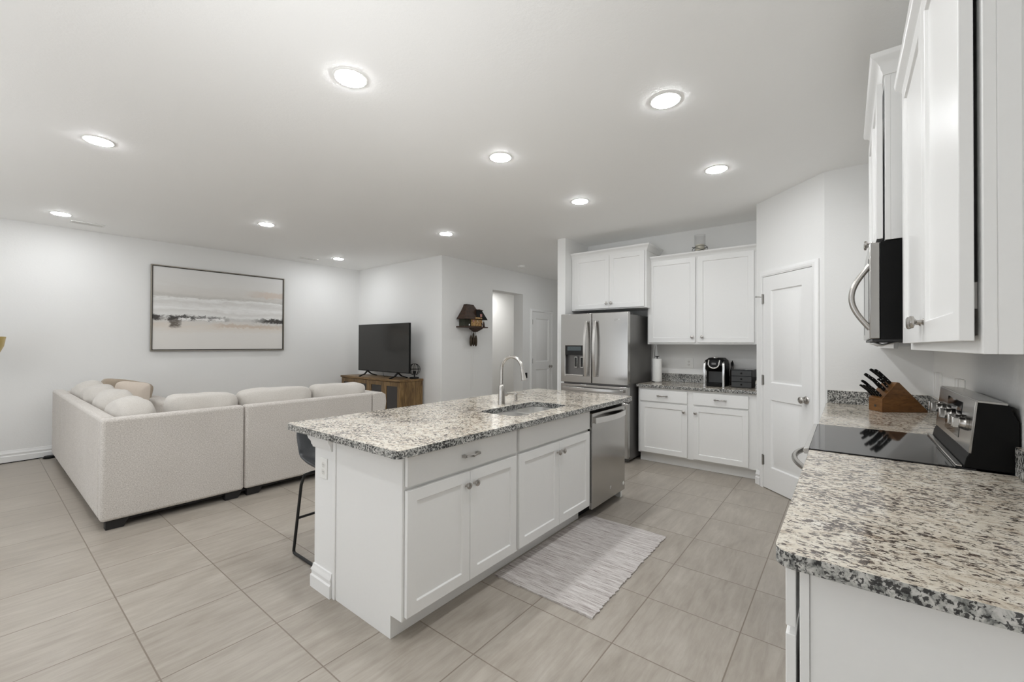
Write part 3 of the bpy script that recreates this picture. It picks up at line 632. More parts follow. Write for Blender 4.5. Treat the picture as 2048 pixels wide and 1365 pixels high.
door(FU2, 1.908, 2.3605, 1.842, 2.52, uc2, (2.330, 1.905)); door(FU2, 2.3635, 2.86, 1.842, 2.52, uc2, (2.394, 1.905))
MB().molding([(5.0, 2.915), (5.0, 1.885), (5.457, 1.885)], [(-1, 0), (-1, -1), (0, -1)], [(o, 2.516 + z) for o, z in CROWN]).obj('crown_molding', M['cab'], uc2)
# ------------------------------------------------------------------ right wall: near run
FRu = frame((0, -.20, 0), (1, 0, 0), (0, 1, 0)); FRn = frame((0, -.194, 0), (1, 0, 0), (0, 1, 0))
nu = thing('wall_cabinet', 'tall white two door wall cabinet nearest the camera on the right wall', 'cabinet', (1.67, -.34, 1.36))
m = MB(FRn); m.box(1.130, 2.213, -.291, -.018, 1.372, 2.36); m.box(1.125, 1.165, -.018, 0, 1.36, 2.36); m.box(2.17, 2.215, -.018, 0, 1.36, 2.36); m.box(1.165, 2.17, -.018, 0, 1.36, 1.395); m.box(1.165, 2.17, -.018, 0, 2.32, 2.36)
m.box(1.125, 1.1305, -.048, -.018, 1.36, 2.36); m.obj('body', M['cab'], nu, bevel=.0015)
door(FRn, 1.138, 1.6265, 1.384, 2.332, nu, (1.598, 1.440), .0085); door(FRn, 1.6295, 2.14, 1.384, 2.332, nu, (1.660, 1.440), .0085)
for z in (1.47, 2.2):
    MB(FRn).box(1.166, 1.185, .0002, .008, z - .025, z + .025).obj('hinge', M['screw'], nu)
MB().molding([(1.125, -.487), (1.125, -.194), (2.215, -.194)], [(-1, 0), (-1, 1), (0, 1)], [(o, 2.307 + z) for o, z in CROWN]).obj('crown_molding', M['cab'], nu)
FRm = frame((0, -.125, 0), (1, 0, 0), (0, 1, 0))
mu = thing('wall_cabinet', 'higher white wall cabinet above the microwave', 'cabinet', (2.67, -.3, 1.806))
m = MB(FRm); m.box(2.289, 3.050, -.36, -.018, 1.815, 2.50); m.box(2.283, 2.32, -.018, 0, 1.806, 2.50); m.box(3.018, 3.055, -.018, 0, 1.806, 2.50); m.box(2.32, 3.018, -.018, 0, 1.806, 1.84); m.box(2.32, 3.018, -.018, 0, 2.46, 2.50); m.box(2.283, 2.2895, -.06, -.018, 1.806, 2.50)
m.obj('body', M['cab'], mu, bevel=.0015)
door(FRm, 2.298, 2.6675, 1.815, 2.455, mu, (2.640, 1.86), .006); door(FRm, 2.6705, 3.04, 1.815, 2.455, mu, (2.70, 1.86), .006)
MB().molding([(2.283, -.487), (2.283, -.125), (3.055, -.125), (3.055, -.487)], [(-1, 0), (-1, 1), (1, 1), (1, 0)], [(o, 2.476 + z) for o, z in CROWN]).obj('crown_molding', M['cab'], mu)
fu = thing('wall_cabinet', 'white wall cabinet in the corner beyond the microwave, only its lower edge showing', 'cabinet', (3.66, -.34, 1.36))
m = MB(FRu); m.box(3.062, 4.262, -.285, -.018, 1.372, 2.40); m.box(3.06, 3.10, -.018, 0, 1.36, 2.40); m.box(4.20, 4.265, -.018, 0, 1.36, 2.40); m.box(3.10, 4.2, -.018, 0, 1.36, 1.395); m.box(3.10, 4.2, -.018, 0, 2.36, 2.40); m.obj('body', M['cab'], fu, bevel=.0015)
door(FRu, 3.078, 3.639, 1.384, 2.385, fu, (3.61, 1.44)); door(FRu, 3.642, 4.20, 1.384, 2.385, fu, (3.67, 1.44))
MB().molding([(3.06, -.20), (4.262, -.20)], [(0, 1), (0, 1)], [(o, 2.345 + z) for o, z in CROWN]).obj('crown_molding', M['cab'], fu)
# microwave
mw = thing('microwave_oven', 'over the range microwave with black side and bowed steel handle', 'microwave', (2.67, -.28, 1.40))
MB().box(2.2895, 3.048, -.486, -.110, 1.402, 1.803).obj('body', M['black'], mw, bevel=.002)
d = MB().box(2.2895, 3.048, -.109, -.076, 1.404, 1.800); md = d.obj('door', M['steel'], mw, bevel=.003)
MB().box(2.36, 2.83, -.0765, -.0745, 1.46, 1.745).obj('window', M['smoke'], md)
MB().box(2.90, 3.03, -.0765, -.0748, 1.43, 1.78).obj('control_panel', M['blackgloss'], md)
q = MB(); q.tube([(2.335, -.08 + .062 * sin(pi * k / 18), 1.445 + .27 * k / 18) for k in range(19)], .011, 14); q.obj('handle', M['nickel'], md)
g = MB(); g.box(2.30, 3.04, -.47, -.085, 1.392, 1.402)
for k in range(9): g.box(2.36 + k * .07, 2.41 + k * .07, -.20, -.10, 1.3905, 1.392)
g.obj('bottom_grille', M['darkgray'], mw)
pf = MB(); rg = []
for k in range(15):
    x = 2.33 + k * .03; rg.append([(x, -.085 - .012 * (k % 3), 1.386 + .006 * sin(k * 2.1)), (x + .01, -.12, 1.377 + .006 * sin(k * 1.3)), (x, -.16 - .01 * (k % 2), 1.389)])
pf.rings(rg, closed=False, cap=False)
po = pf.obj('peeling_film', M['cream'], mw); sol = po.modifiers.new('s', 'SOLIDIFY'); sol.thickness = .0006
# near base cabinet + counter
FRb = frame((0, .085, 0), (1, 0, 0), (0, 1, 0))
nb = thing('base_cabinet', 'white base cabinet under the nearest countertop with pale end panel', 'cabinet', (1.73, -.2, 0))
m = MB(FRb); m.prism([(1.180, -.019, .11), (1.180, -.019, .876), (1.180, -.57, .876), (1.180, -.57, 0), (1.180, -.08, 0), (1.180, -.08, .11)], (1.107, 0, 0))
m.box(1.174, 1.215, -.0185, 0, .11, .876); m.box(2.25, 2.287, -.0185, 0, .11, .876); m.box(1.215, 2.25, -.0185, 0, .84, .876); m.box(1.215, 2.25, -.0185, 0, .11, .14); m.obj('body', M['cab'], nb, bevel=.0015)
for a0, a1 in ((1.178, 1.728), (1.734, 2.28)):
    drawer(FRb, a0, a1, .722, .86, nb, ((a0 + a1) / 2, .79), .0075)
    door(FRb, a0, a1, .128, .704, nb, (1.70 if a0 < 1.5 else 1.76, .638), .0075)
nt_ = thing('near_countertop', 'speckled granite countertop in the lower right foreground', 'countertop', (1.7, -.17, .878))
oc = [(1.122, -.488), (1.122, .09)] + [(1.162 - .04 * cos(radians(a)), .09 + .04 * sin(radians(a))) for a in range(15, 91, 15)] + [(2.291, .13), (2.291, -.488)]
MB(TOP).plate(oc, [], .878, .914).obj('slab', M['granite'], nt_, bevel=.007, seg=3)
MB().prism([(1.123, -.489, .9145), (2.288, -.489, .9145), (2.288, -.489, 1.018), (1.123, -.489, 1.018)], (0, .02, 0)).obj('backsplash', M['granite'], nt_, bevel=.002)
fb = thing('base_cabinet', 'white base cabinet under the counter that carries the knife block', 'cabinet', (3.66, -.2, 0))
m = MB(FRb); m.box(3.052, 4.26, -.57, 0, .11, .876); m.box(3.052, 4.26, -.57, -.08, 0, .11); m.obj('body', M['cab'], fb, bevel=.001)
door(FRb, 3.07, 3.64, .128, .704, fb, (3.61, .638)); door(FRb, 3.646, 4.20, .128, .704, fb, (3.68, .638)); drawer(FRb, 3.07, 3.64, .722, .86, fb, (3.355, .79)); drawer(FRb, 3.646, 4.20, .722, .86, fb, (3.92, .79))
ft = thing('corner_countertop', 'speckled granite countertop in the corner beyond the stove', 'countertop', (3.66, -.17, .878))
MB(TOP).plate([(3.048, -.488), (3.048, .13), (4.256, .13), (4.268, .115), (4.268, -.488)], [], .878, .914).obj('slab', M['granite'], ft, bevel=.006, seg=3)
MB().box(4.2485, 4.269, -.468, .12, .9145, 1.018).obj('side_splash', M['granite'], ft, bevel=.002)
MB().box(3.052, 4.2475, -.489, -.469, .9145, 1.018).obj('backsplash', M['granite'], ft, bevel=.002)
# range
rg_ = thing('kitchen_range', 'slide-in electric range with black glass top and steel control panel at the back', 'stove', (2.67, -.17, 0))
MB().box(2.298, 3.041, -.44, .085, .06, .898).obj('body', M['black'], rg_, bevel=.002)
for x in (2.33, 3.01):
    for y in (-.40, .03): MB().lathe([(.018, 0), (.018, .06)], (x, y, 0), (0, 0, 1), 14).obj('leg', M['black'], rg_)
MB().box(2.298, 3.041, -.378, .131, .905, .9185).obj('glass_top', M['blackgloss'], rg_, bevel=.0015)
MB().prism([(2.296, .131, .893), (2.296, .131, .919), (2.296, .150, .9165), (2.296, .153, .905), (2.296, .148, .893)], (.747, 0, 0)).obj('front_trim', M['steel2'], rg_, bevel=.001)
MB().box(2.298, 3.041, .084, .130, .855, .893).obj('vent_strip', M['black'], rg_)
d = MB().box(2.30, 3.039, .085, .128, .235, .852); od = d.obj('oven_door', M['steel'], rg_, bevel=.004)
MB().box(2.42, 2.92, .1275, .1295, .36, .70).obj('window', M['blackgloss'], od)
q = MB(); q.tube([(2.37 + .60 * k / 20, .128 + .085 * sin(pi * k / 20) ** .8, .800) for k in range(21)], .0135, 14); q.obj('handle', M['nickel'], od)
MB().box(2.30, 3.039, .085, .122, .07, .228).obj('storage_drawer', M['steel'], rg_, bevel=.004)
bgp = [(-.345, .9185), (-.352, .955), (-.361, .975), (-.379, 1.168), (-.384, 1.174), (-.456, 1.168), (-.484, 1.10), (-.484, .9185)]
bg = MB(); bg.prism([(2.303, y, z) for y, z in bgp], (.735, 0, 0)); bgo = bg.obj('back_guard', M['black'], rg_, bevel=.002)
fc = [(-.3605, .976), (-.3785, 1.169), (-.380, 1.1695), (-.362, .976)]
MB().prism([(2.3015, y + .003, z) for y, z in [(-.3605, .976), (-.379, 1.170), (-.386, 1.170), (-.368, .974)]], (.738, 0, 0)).obj('control_panel', M['steel'], bgo, bevel=.001)
MB().prism([(2.3015, -.379, 1.1745), (2.3015, -.457, 1.1685), (2.3015, -.457, 1.160), (2.3015, -.379, 1.166)], (.738, 0, 0)).obj('top_cap', M['steel'], bgo, bevel=.001)
cg = MB(); n0 = V((0, .9957, .0926)); 
cg.prism([(2.50, -.3600, 1.00), (2.50, -.3735, 1.145), (2.50, -.3720, 1.1455), (2.50, -.3585, 1.00)], (.30, 0, 0)).obj('display_glass', M['blackgloss'], bgo)
for i, x in enumerate((2.372, 2.452, 2.66, 2.885, 2.965)):
    c = V((x, -.3665, 1.075)); kb = MB(); kb.lathe([(.026, 0), (.026, .008), (.023, .012), (.022, .024), (.020, .026)], c, n0, 28); ko = kb.obj('burner_knob', M['nickel'], bgo, bevel=0)
    g = MB(); u = V((1, 0, 0)); p0 = c + n0 * .024
    g.rings([[p0 + u * s * .0135 + V((0, 0, 1)) * t * .0205 + n0 * h for s, t in ((-1, -1), (1, -1), (1, 1), (-1, 1))] for h in (0, .020)]); g.obj('knob_grip', M['steel2'], ko, bevel=.003)
tr = MB(); tr.box(2.31, 3.03, -.3435, -.325, .9186, .926); tr.obj('rear_trim', M['steel2'], rg_, bevel=.002)
# ------------------------------------------------------------------ small things on the right
kx, ky = 3.902, -.194; D = V((.176, -.246, 0)).normalized(); Wd = V((-D.y, D.x, 0)); FKB = frame((kx, ky, .9142), D, Wd)
kb = thing('knife_block', 'slanted brown wooden knife block on the corner countertop', 'knife block', (kx, ky, .9142))
MB(FKB).prism([(0, 0, 0), (0, 0, .090), (.102, 0, .208), (.118, 0, .205), (.305, 0, .012), (.305, 0, 0)], (0, .116, 0)).obj('block', M['block'], kb, bevel=.002)
q = MB(FKB); q.box(-.0008, .0002, .050, .066, .030, .046); q.obj('small_mark', M['darkgray'], kb)
fd = V((.102, 0, .118)).normalized(); ho = V((-.72, 0, .69)).normalized()
def knife(s, w, ln, wid, label):
    b = V((0, w, .090)) + fd * (s * .156); b.y = w
    kt = FKB @ b; ln *= 1.1; t = thing('kitchen_knife', label, 'knife', kt[:], 'knives in the wooden block')
    k = MB(FKB); side = fd
    P = [b + ho * x for x in (.0075, .02, ln * .45, ln * .8, ln)]; hw_ = [wid * .5, wid * .46, wid * .40, wid * .5, wid * .42]; off = [0, .001, .003, 0, -.005]
    k.rings([[p + side * (o + h) + V((0, .0065, 0)), p + side * (o + h) - V((0, .0065, 0)), p + side * (o - h) - V((0, .0065, 0)), p + side * (o - h) + V((0, .0065, 0))] for p, h, o in zip(P, hw_, off)])
    ko = k.obj('handle', M['black'], t, bevel=.003, seg=3)
    r = MB(FKB)
    for x in (.25, .55, .85): r.lathe([(.0026, 0), (.0026, .0142)], b + ho * ln * x + side * (.001) - V((0, .0071, 0)), (0, 1, 0), 10)
    r.obj('rivet', M['chrome'], ko)
    bl = MB(FKB); bl.rings([[p + side * h + V((0, .001, 0)), p + side * h - V((0, .001, 0)), p - side * h - V((0, .001, 0)), p - side * h + V((0, .001, 0))] for p, h in ((b + ho * .0074, wid * .42), (b + ho * .0018, wid * .42))])
    bl.obj('bolster', M['chrome'], t)
for a in ((.93, .088, .128, .020, 'black handled knife at the top of the block, furthest from the camera'), (.86, .034, .135, .024, 'thick black handled knife at the top of the block, nearest the camera'),
          (.66, .030, .085, .016, 'short black handled knife below the two topmost ones'), (.60, .086, .135, .022, 'long black handled knife on the far side of the block middle row'),
          (.47, .032, .135, .022, 'long black handled knife on the near side of the block middle row'), (.30, .090, .120, .018, 'black handled knife on the far side just above the bottom row'),
          (.12, .018, .105, .015, 'steak knife in the bottom row nearest the camera'), (.12, .044, .105, .015, 'second steak knife from the camera in the bottom row'),
          (.12, .070, .105, .015, 'third steak knife from the camera in the bottom row'), (.12, .096, .105, .015, 'steak knife in the bottom row furthest from the camera')): knife(*a)
for x, z0_, lb in ((3.93, .98, 'clear plastic outlet shield on the right wall near the corner'), (3.25, .96, 'clear plastic outlet shield on the right wall above the far end of the stove')):
    t = thing('outlet_shield', lb, 'outlet cover', (x, -.489, 1.14), 'clear shields on the right wall')
    q = MB(FRu); f = MB(frame((0, -.4895, 0), (1, 0, 0), (0, 1, 0)))
    f.box(x - .038, x + .038, 0, .004, 1.075, 1.195); f.obj('plate', M['white'], t, bevel=.001)
    s = MB(); e = [(x - .04, -.485, 1.07), (x - .04, -.462, 1.07), (x - .04, -.462, 1.20), (x - .04, -.485, 1.20)]
    s.tube([(x - .04, -.462, 1.07), (x + .04, -.462, 1.07), (x + .04, -.462, 1.20), (x - .04, -.462, 1.20)], .0012, 6, True); s.tube([(x + .04, -.485, 1.20), (x + .04, -.462, 1.20)], .0012, 6); s.tube([(x - .04, -.485, 1.20), (x - .04, -.462, 1.20)], .0012, 6); s.obj('shield_edge', M['cream'], t)
# ------------------------------------------------------------------ small things on the back counter
pt = thing('paper_towel_holder', 'white paper towel roll on a steel stand beside the refrigerator', 'paper towel', (5.25, 1.845, .914))
MB().lathe([(.066, 0), (.067, .004), (.060, .009), (.001, .010)], (5.25, 1.845, .9145), (0, 0, 1), 32).obj('base', M['chrome'], pt)
MB().lathe([(.020, .011), (.056, .011), (.057, .02), (.057, .285), (.055, .290), (.020, .290)], (5.25, 1.845, .9145), (0, 0, 1), 36, cap=False).obj('paper_roll', M['paper'], pt)
q = MB(); q.lathe([(.006, .009), (.006, .315)], (5.25, 1.845, .9145), (0, 0, 1), 12)
for a in range(0, 180, 60): q.tube([(5.25 + .026 * cos(radians(a)), 1.845 + .026 * sin(radians(a)), 1.236), (5.25, 1.845, 1.226), (5.25 - .026 * cos(radians(a)), 1.845 - .026 * sin(radians(a)), 1.236)], .0035, 8)
q.lathe([(.008, 0), (.010, .006), (.006, .014), (.001, .016)], (5.25, 1.845, 1.222), (0, 0, 1), 12); q.obj('finial', M['iron'], pt)
tag(MB().tube([(5.42, 1.95, .93), (5.43, 1.955, 1.05), (5.40, 1.955, 1.15), (5.42, 1.95, 1.30), (5.43, 1.94, 1.38)], .004, 8).obj('white_cord', M['white']), 'thin white cord hanging behind the paper towel roll', 'cord')
outlet('wall_outlet', frame((5.46, 0, 0), (0, 1, 0), (-1, 0, 0)), 1.523, .0003, 1.152, 'white double outlet on the back wall left of the coffee machine', .10, .118)
km = thing('coffee_machine', 'black and silver single cup coffee machine on the back counter', 'coffee maker', (5.22, 1.15, .914))
FKm = frame((5.13, 1.155, .9145), (0, 1, 0), (-1, 0, 0))     # a: y, b: toward the room
q = MB(FKm); rg = []
for z, w, f, r in ((0, .105, .045, .02), (.05, .105, .045, .02), (.16, .107, .045, .03), (.235, .112, .050, .04), (.29, .102, .035, .06), (.318, .07, .0, .09)):
    rg.append([(a, b, z) for a, b in rrect(-w, w, -.22, -.055 if z < .17 else f, min(r, .045), 6)])
q.rings(rg); body = q.obj('housing', M['black'], km, bevel=0)
MB(FKm).prism([(-.075, -.056, 0), (.075, -.056, 0), (.078, .05, 0), (-.078, .05, 0)], (0, 0, .038)).obj('drip_tray', M['black'], km, bevel=.006)
for s in (-1, 1):
    p = MB(FKm); p.strip([(s * .097, .047, 0), (s * .097, .048, .12), (s * .099, .05, .20), (s * .096, .042, .255), (s * .085, .005, .288), (s * .075, -.05, .303)], (1, 0, 0), .024, .01); p.obj('silver_pillar', M['steel2'], km, bevel=.003)
MB(FKm).box(-.075, .075, -.0545, -.05, .04, .20).obj('back_panel', M['darkgray'], km)
hp = MB(FKm); hp.tube([(-.055, .03, .292)] + [(-.055 * cos(radians(a)), .058, .255 - .05 * sin(radians(a))) for a in range(0, 181, 15)] + [(.055, .03, .292)], .008, 12); hp.obj('lid_handle', M['steel2'], km)
MB(FKm).prism([(-.045, .052, .215), (.045, .052, .215), (.048, .050, .262), (.035, .035, .285), (-.035, .035, .285), (-.048, .050, .262)], (0, -.02, 0)).obj('brew_head', M['black'], km, bevel=.004)
MB(FKm).box(-.022, .022, .0515, .054, .245, .266).obj('display', M['cream'] if False else M['steelside'], km)
MB(FKm).lathe([(.03, 0), (.03, .008), (.018, .012), (.001, .012)], (0, -.02, .3165), (0, 0, 1), 24).obj('top_lever', M['steel2'], km)
pb = thing('pod_drawer', 'black three drawer coffee pod box beside the coffee machine', 'storage box', (5.25, .885, .914))
MB().box(5.145, 5.42, .79, .99, .9145, 1.105).obj('case', M['darkgray'], pb, bevel=.002)
for k in range(3):
    z = .920 + k * .061; d = MB(); d.box(5.128, 5.146, .7925, .9875, z, z + .056); do = d.obj('drawer', M['darkgray'], pb, bevel=.003)
    MB().lathe([(.004, 0), (.006, .006), (.009, .009), (.008, .013), (.001, .014)], (5.128, .89, z + .03), (-1, 0, 0), 16).obj('knob', M['black'], do)
MB().box(5.14, 5.43, .785, .995, 1.1055, 1.113).obj('top', M['blackgloss'], pb, bevel=.002)
bt = thing('small_bottle', 'small dark capped bottle behind the pod drawer box', 'bottle', (5.40, 1.03, .914))
MB().lathe([(.026, 0), (.028, .01), (.028, .16), (.012, .20), (.011, .225)], (5.40, 1.03, .9145), (0, 0, 1), 24).obj('body', M['smoke'], bt)
MB().lathe([(.014, 0), (.014, .035), (.006, .045), (.005, .06)], (5.40, 1.03, 1.139), (0, 0, 1), 18).obj('cap', M['black'], bt)
# candle jar on the wall cabinet
CX, CY, CZ0 = 5.215, 1.335, 2.4525
cd_ = thing('candle_holder', 'glass hurricane candle with twisted dark wire ring on top of the wall cabinet', 'candle holder', (CX, CY, CZ0))
MB().lathe([(.001, .006), (.058, .006), (.060, .012), (.060, .205), (.057, .205), (.057, .014), (.001, .012)], (CX, CY, CZ0), (0, 0, 1), 36, cap=False).obj('glass_cylinder', M['glass'], cd_)
MB().lathe([(.001, .014), (.050, .014), (.051, .02), (.051, .085), (.046, .09), (.001, .088)], (CX, CY, CZ0), (0, 0, 1), 28, cap=False).obj('candle', M['wax'], cd_)
for ph in (0, 2.1, 4.2):
    q = MB(); q.tube([(CX + .082 * cos(t * 2 * pi / 40), CY + .082 * sin(t * 2 * pi / 40), CZ0 + .036 + .033 * sin(t * 2 * pi / 40 + ph)) for t in range(40)], .0026, 8, True); q.obj('wire_ring', M['iron'], cd_)
# ------------------------------------------------------------------ rug
q = MB(); nx, ny = 90, 30; top = {}; rn = random.Random(3)
ex = [rn.uniform(-.006, .006) for _ in range(nx + 1)]; ey = [rn.uniform(-.003, .003) for _ in range(ny + 1)]
for i in range(nx + 1):
    for j in range(ny + 1):
        u, v = i / nx, j / ny; y = 1.012 + .632 * v + (ex[i] if j in (0,) else ex[i] * .3 if j == ny else 0) - .012 * (1 - v) * (1 - u)
        x = 1.922 + 1.145 * u + (ey[j] if i in (0, nx) else 0)
        z = .008 + .0016 * sin(x * 210) * .5 + noise.noise(V((x * 3, y * 4, 0))) * .003
        top[i, j] = q.v(x, y, max(z, .004))
bot = {k: q.bm.verts.new((v.co.x, v.co.y, .0006)) for k, v in top.items() if k[0] in (0, nx) or k[1] in (0, ny)}
for i in range(nx):
    for j in range(ny): q.f([top[i, j], top[i + 1, j], top[i + 1, j + 1], top[i, j + 1]])
for i in range(nx):
    for j in (0, ny): q.f([top[i, j], top[i + 1, j], bot[i + 1, j], bot[i, j]])
for j in range(ny):
    for i in (0, nx): q.f([top[i, j], top[i, j + 1], bot[i, j + 1], bot[i, j]])
tag(q.obj('kitchen_rug', M['rug']), 'pale grey striped woven rug on the tiles in front of the sink cabinet', 'rug')
# ------------------------------------------------------------------ bar stool
st = thing('bar_stool', 'black bucket seat bar stool tucked under the near end of the island', 'bar stool', (1.53, 2.6, 0))
q = MB(); rg = []; cx = 1.525
prof = [(2.36, .590), (2.40, .572), (2.48, .562), (2.58, .558), (2.68, .562), (2.765, .588), (2.815, .645), (2.835, .72), (2.845, .79), (2.850, .842)]
hwid = [.19, .212, .222, .228, .234, .238, .238, .234, .225, .205]; lift = [.0, .02, .04, .05, .06, .06, .05, .03, .02, .008]
for (y, z), w, l in zip(prof, hwid, lift):
    row = []
    for k in range(13):
        s = k / 6 - 1; row.append((cx + w * s, y - (l * .9 * abs(s) ** 3 if z > .6 else 0), z + l * abs(s) ** 3))
    rg.append(row)
q.rings(rg, closed=False, cap=False); so = q.obj('seat_shell', M['leather'], st); sm = so.modifiers.new('s', 'SOLIDIFY'); sm.thickness = .022; sm.offset = -1
ss = so.modifiers.new('b', 'SUBSURF'); ss.levels = 1; ss.render_levels = 2
for s in (-1, 1):
    x = cx + s * .225; q = MB(); P = [(cx + s * .15, 2.70, .546), (cx + s * .185, 2.705, .543)]
    P += [(x - s * .01, 2.72, .535), (x, 2.74, .47), (x, 2.83, .045), (x, 2.835, .022), (x, 2.825, .010), (x, 2.80, .0095), (x, 2.34, .0095), (x, 2.315, .010), (x, 2.305, .022), (x, 2.31, .045), (x, 2.40, .47), (x - s * .01, 2.41, .535), (cx + s * .185, 2.43, .545), (cx + s * .15, 2.44, .548)]
    q.tube(P, .0095, 10); q.obj('leg_frame', M['iron'], st)
q = MB(); q.tube([(cx - .225, 2.787, .245), (cx + .225, 2.787, .245)], .008, 10); q.tube([(cx - .225, 2.353, .245), (cx + .225, 2.353, .245)], .008, 10)
q.obj('footrest', M['iron'], st)
# ------------------------------------------------------------------ sectional sofa
sf = thing('sectional_sofa', 'large beige woven sectional sofa seen from behind', 'sofa', (1.7, 5.3, 0))
def rb(name, x0, x1, y0, y1, z0, z1, bev=.025, mat='fabric'):
    return MB().box(x0, x1, y0, y1, z0, z1).obj(name, M[mat], sf, bevel=bev, seg=4)
rb('section_back', .567, 1.497, 4.222, 4.325, .068, .820); rb('section_back', 1.503, 2.80, 4.222, 4.325, .068, .820)
rb('section_back', .567, .665, 4.328, 6.60, .068, .820); rb('section_back', .567, .665, 6.606, 7.34, .068, .820); rb('section_back', .668, 1.36, 7.17, 7.34, .068, .80)
q = MB(); rg = []
for y, g in ((4.222, 0), (4.23, .012), (5.05, .012), (5.06, 0)):
    rg.append([(x, y, z) for x, z in [(2.806 - g * .3, .075 - g * .3), (2.955 + g * .3, .075 - g * .3), (2.962 + g, .60), (2.975 + g, .70), (2.965 + g, .775 + g), (2.93, .803 + g), (2.87, .806 + g), (2.82, .80 + g), (2.806, .79)]])
q.rings(rg); q.obj('arm', M['fabric'], sf, bevel=.012, seg=3)
rb('arm', 1.364, 1.55, 6.35, 7.34, .068, .672, .04)
rb('seat_base', .668, 2.80, 4.328, 5.12, .068, .30, .02); rb('seat_base', .668, 1.36, 5.122, 7.165, .068, .30, .02)
def cus(name, c, size, rx=0, ry=0, rz=0, sd=0, mat='cushion', n=5, wob=.012, puff=.15, pinch=0):
    R = Matrix.Rotation(rz, 3, 'Z') @ Matrix.Rotation(ry, 3, 'Y') @ Matrix.Rotation(rx, 3, 'X')
    return MB().cushion(c, size, n=n, rot=R, seed=sd, wob=wob, puff=puff, pinch=pinch).obj(name, M[mat], sf, angle=80, sub=1)
for i, (xa, xb) in enumerate(((.98, 1.50), (1.51, 2.18), (2.19, 2.80))):
    cus('back_cushion', ((xa + xb) / 2, 4.46, .68), (xb - xa, .235, .51), rx=radians(7), sd=i + 1, wob=.015, n=9, puff=.25, pinch=.3)
for i, (ya, yb, h) in enumerate(((4.345, 4.99, .895), (5.0, 5.66, .905), (5.67, 6.33, .91), (6.35, 6.98, .91))):
    cus('back_cushion', (.825, (ya + yb) / 2, h - .245), (.28, yb - ya - .03, .55), ry=radians(-9), rz=0, sd=i + 5, wob=.02, n=3.5, puff=.0)
for i, (xa, xb) in enumerate(((1.0, 1.6), (1.6, 2.2), (2.2, 2.8))): cus('seat_cushion', ((xa + xb) / 2, 4.86, .385), (xb - xa - .01, .55, .18), sd=i + 11, n=7, wob=.006, puff=0)
for i, (ya, yb) in enumerate(((5.14, 5.82), (5.82, 6.5), (6.5, 7.16))): cus('seat_cushion', (1.19, (ya + yb) / 2, .385), (.42, yb - ya - .01, .18), sd=i + 15, n=7, wob=.006, puff=0)
cus('back_cushion', (1.15, 7.07, .675), (.50, .17, .47), ry=radians(13), rx=radians(-4), sd=21, n=8, wob=.008, mat='tanpillow')
for x, y in ((.60, 4.25), (1.36, 4.25), (1.53, 4.25), (2.70, 4.25), (.60, 6.5), (.60, 7.2), (2.75, 5.0), (1.42, 6.45)):
    MB().prism([(x, y, .0), (x + .10, y, .0), (x + .135, y, .068), (x, y, .068)], (0, .07, 0)).obj('leg', M['blackfoot'], sf, bevel=.002)
MB().box(.62, 2.88, 4.27, 5.0, .045, .068).obj('base_rail', M['blackfoot'], sf); MB().box(.62, 1.30, 5.0, 7.25, .045, .068).obj('base_rail', M['blackfoot'], sf)
R = Matrix.Rotation(radians(-12), 3, 'Z') @ Matrix.Rotation(radians(-22), 3, 'X')
tag(MB().cushion((1.155, 6.66, .725), (.32, .12, .37), n=9, rot=Matrix.Rotation(radians(-4), 3, 'Z') @ Matrix.Rotation(radians(-12), 3, 'X') @ Matrix.Rotation(radians(7), 3, 'Y'), seed=31, wob=.01, puff=.35, pinch=.75).obj('throw_pillow', M['pinkpillow'], angle=80, sub=1), 'pale cream throw pillow in the far left part of the sofa', 'pillow')
tag(MB().cushion((1.27, 4.84, .70), (.36, .13, .40), n=3.6, rot=Matrix.Rotation(radians(4), 3, 'Z') @ Matrix.Rotation(radians(7), 3, 'X'), seed=33, wob=.008).obj('throw_pillow', M['tanpillow'], angle=80, sub=1), 'grey brown throw pillow tucked into the near sofa corner', 'pillow')
# ------------------------------------------------------------------ painting
pc0 = V((1.480, 7.4925, 0)); pc1 = V((3.197, 7.4220, 0)); A = (pc1 - pc0).normalized(); Bn = V((A.y, -A.x, 0)); PW = (pc1 - pc0).length
FP = frame(((pc0 + pc1) / 2)[:], A, Bn)
pa = thing('framed_painting', 'wide framed abstract landscape painting in grey, cream and brown on the living room wall', 'painting', (FP @ V((0, 0, 1.265)))[:])
def fr4(mb, w, z0, z1, t, b0, b1):
    mb.box(-w, w, b0, b1, z0, z0 + t); mb.box(-w, w, b0, b1, z1 - t, z1); mb.box(-w, -w + t, b0, b1, z0 + t, z1 - t); mb.box(w - t, w, b0, b1, z0 + t, z1 - t)
q = MB(FP); fr4(q, PW / 2, 1.265, 2.460, .012, .002, .045); q.obj('frame', M['frame'], pa, bevel=.001)
q = MB(FP); fr4(q, PW / 2 - .012, 1.277, 2.448, .010, .002, .036); q.obj('inner_frame', M['framein'], pa)
q = MB(frame((0, 0, 0), (1, 0, 0), (0, 1, 0))); q.box(-PW / 2 + .022, PW / 2 - .022, -.030, -.004, .022, 1.173)
co = q.obj('canvas', M['canvas'], origin=(0, 0, 0)); co.parent = pa; co.location = (0, 0, 0); co.rotation_euler = (0, 0, math.atan2(A.y, A.x))
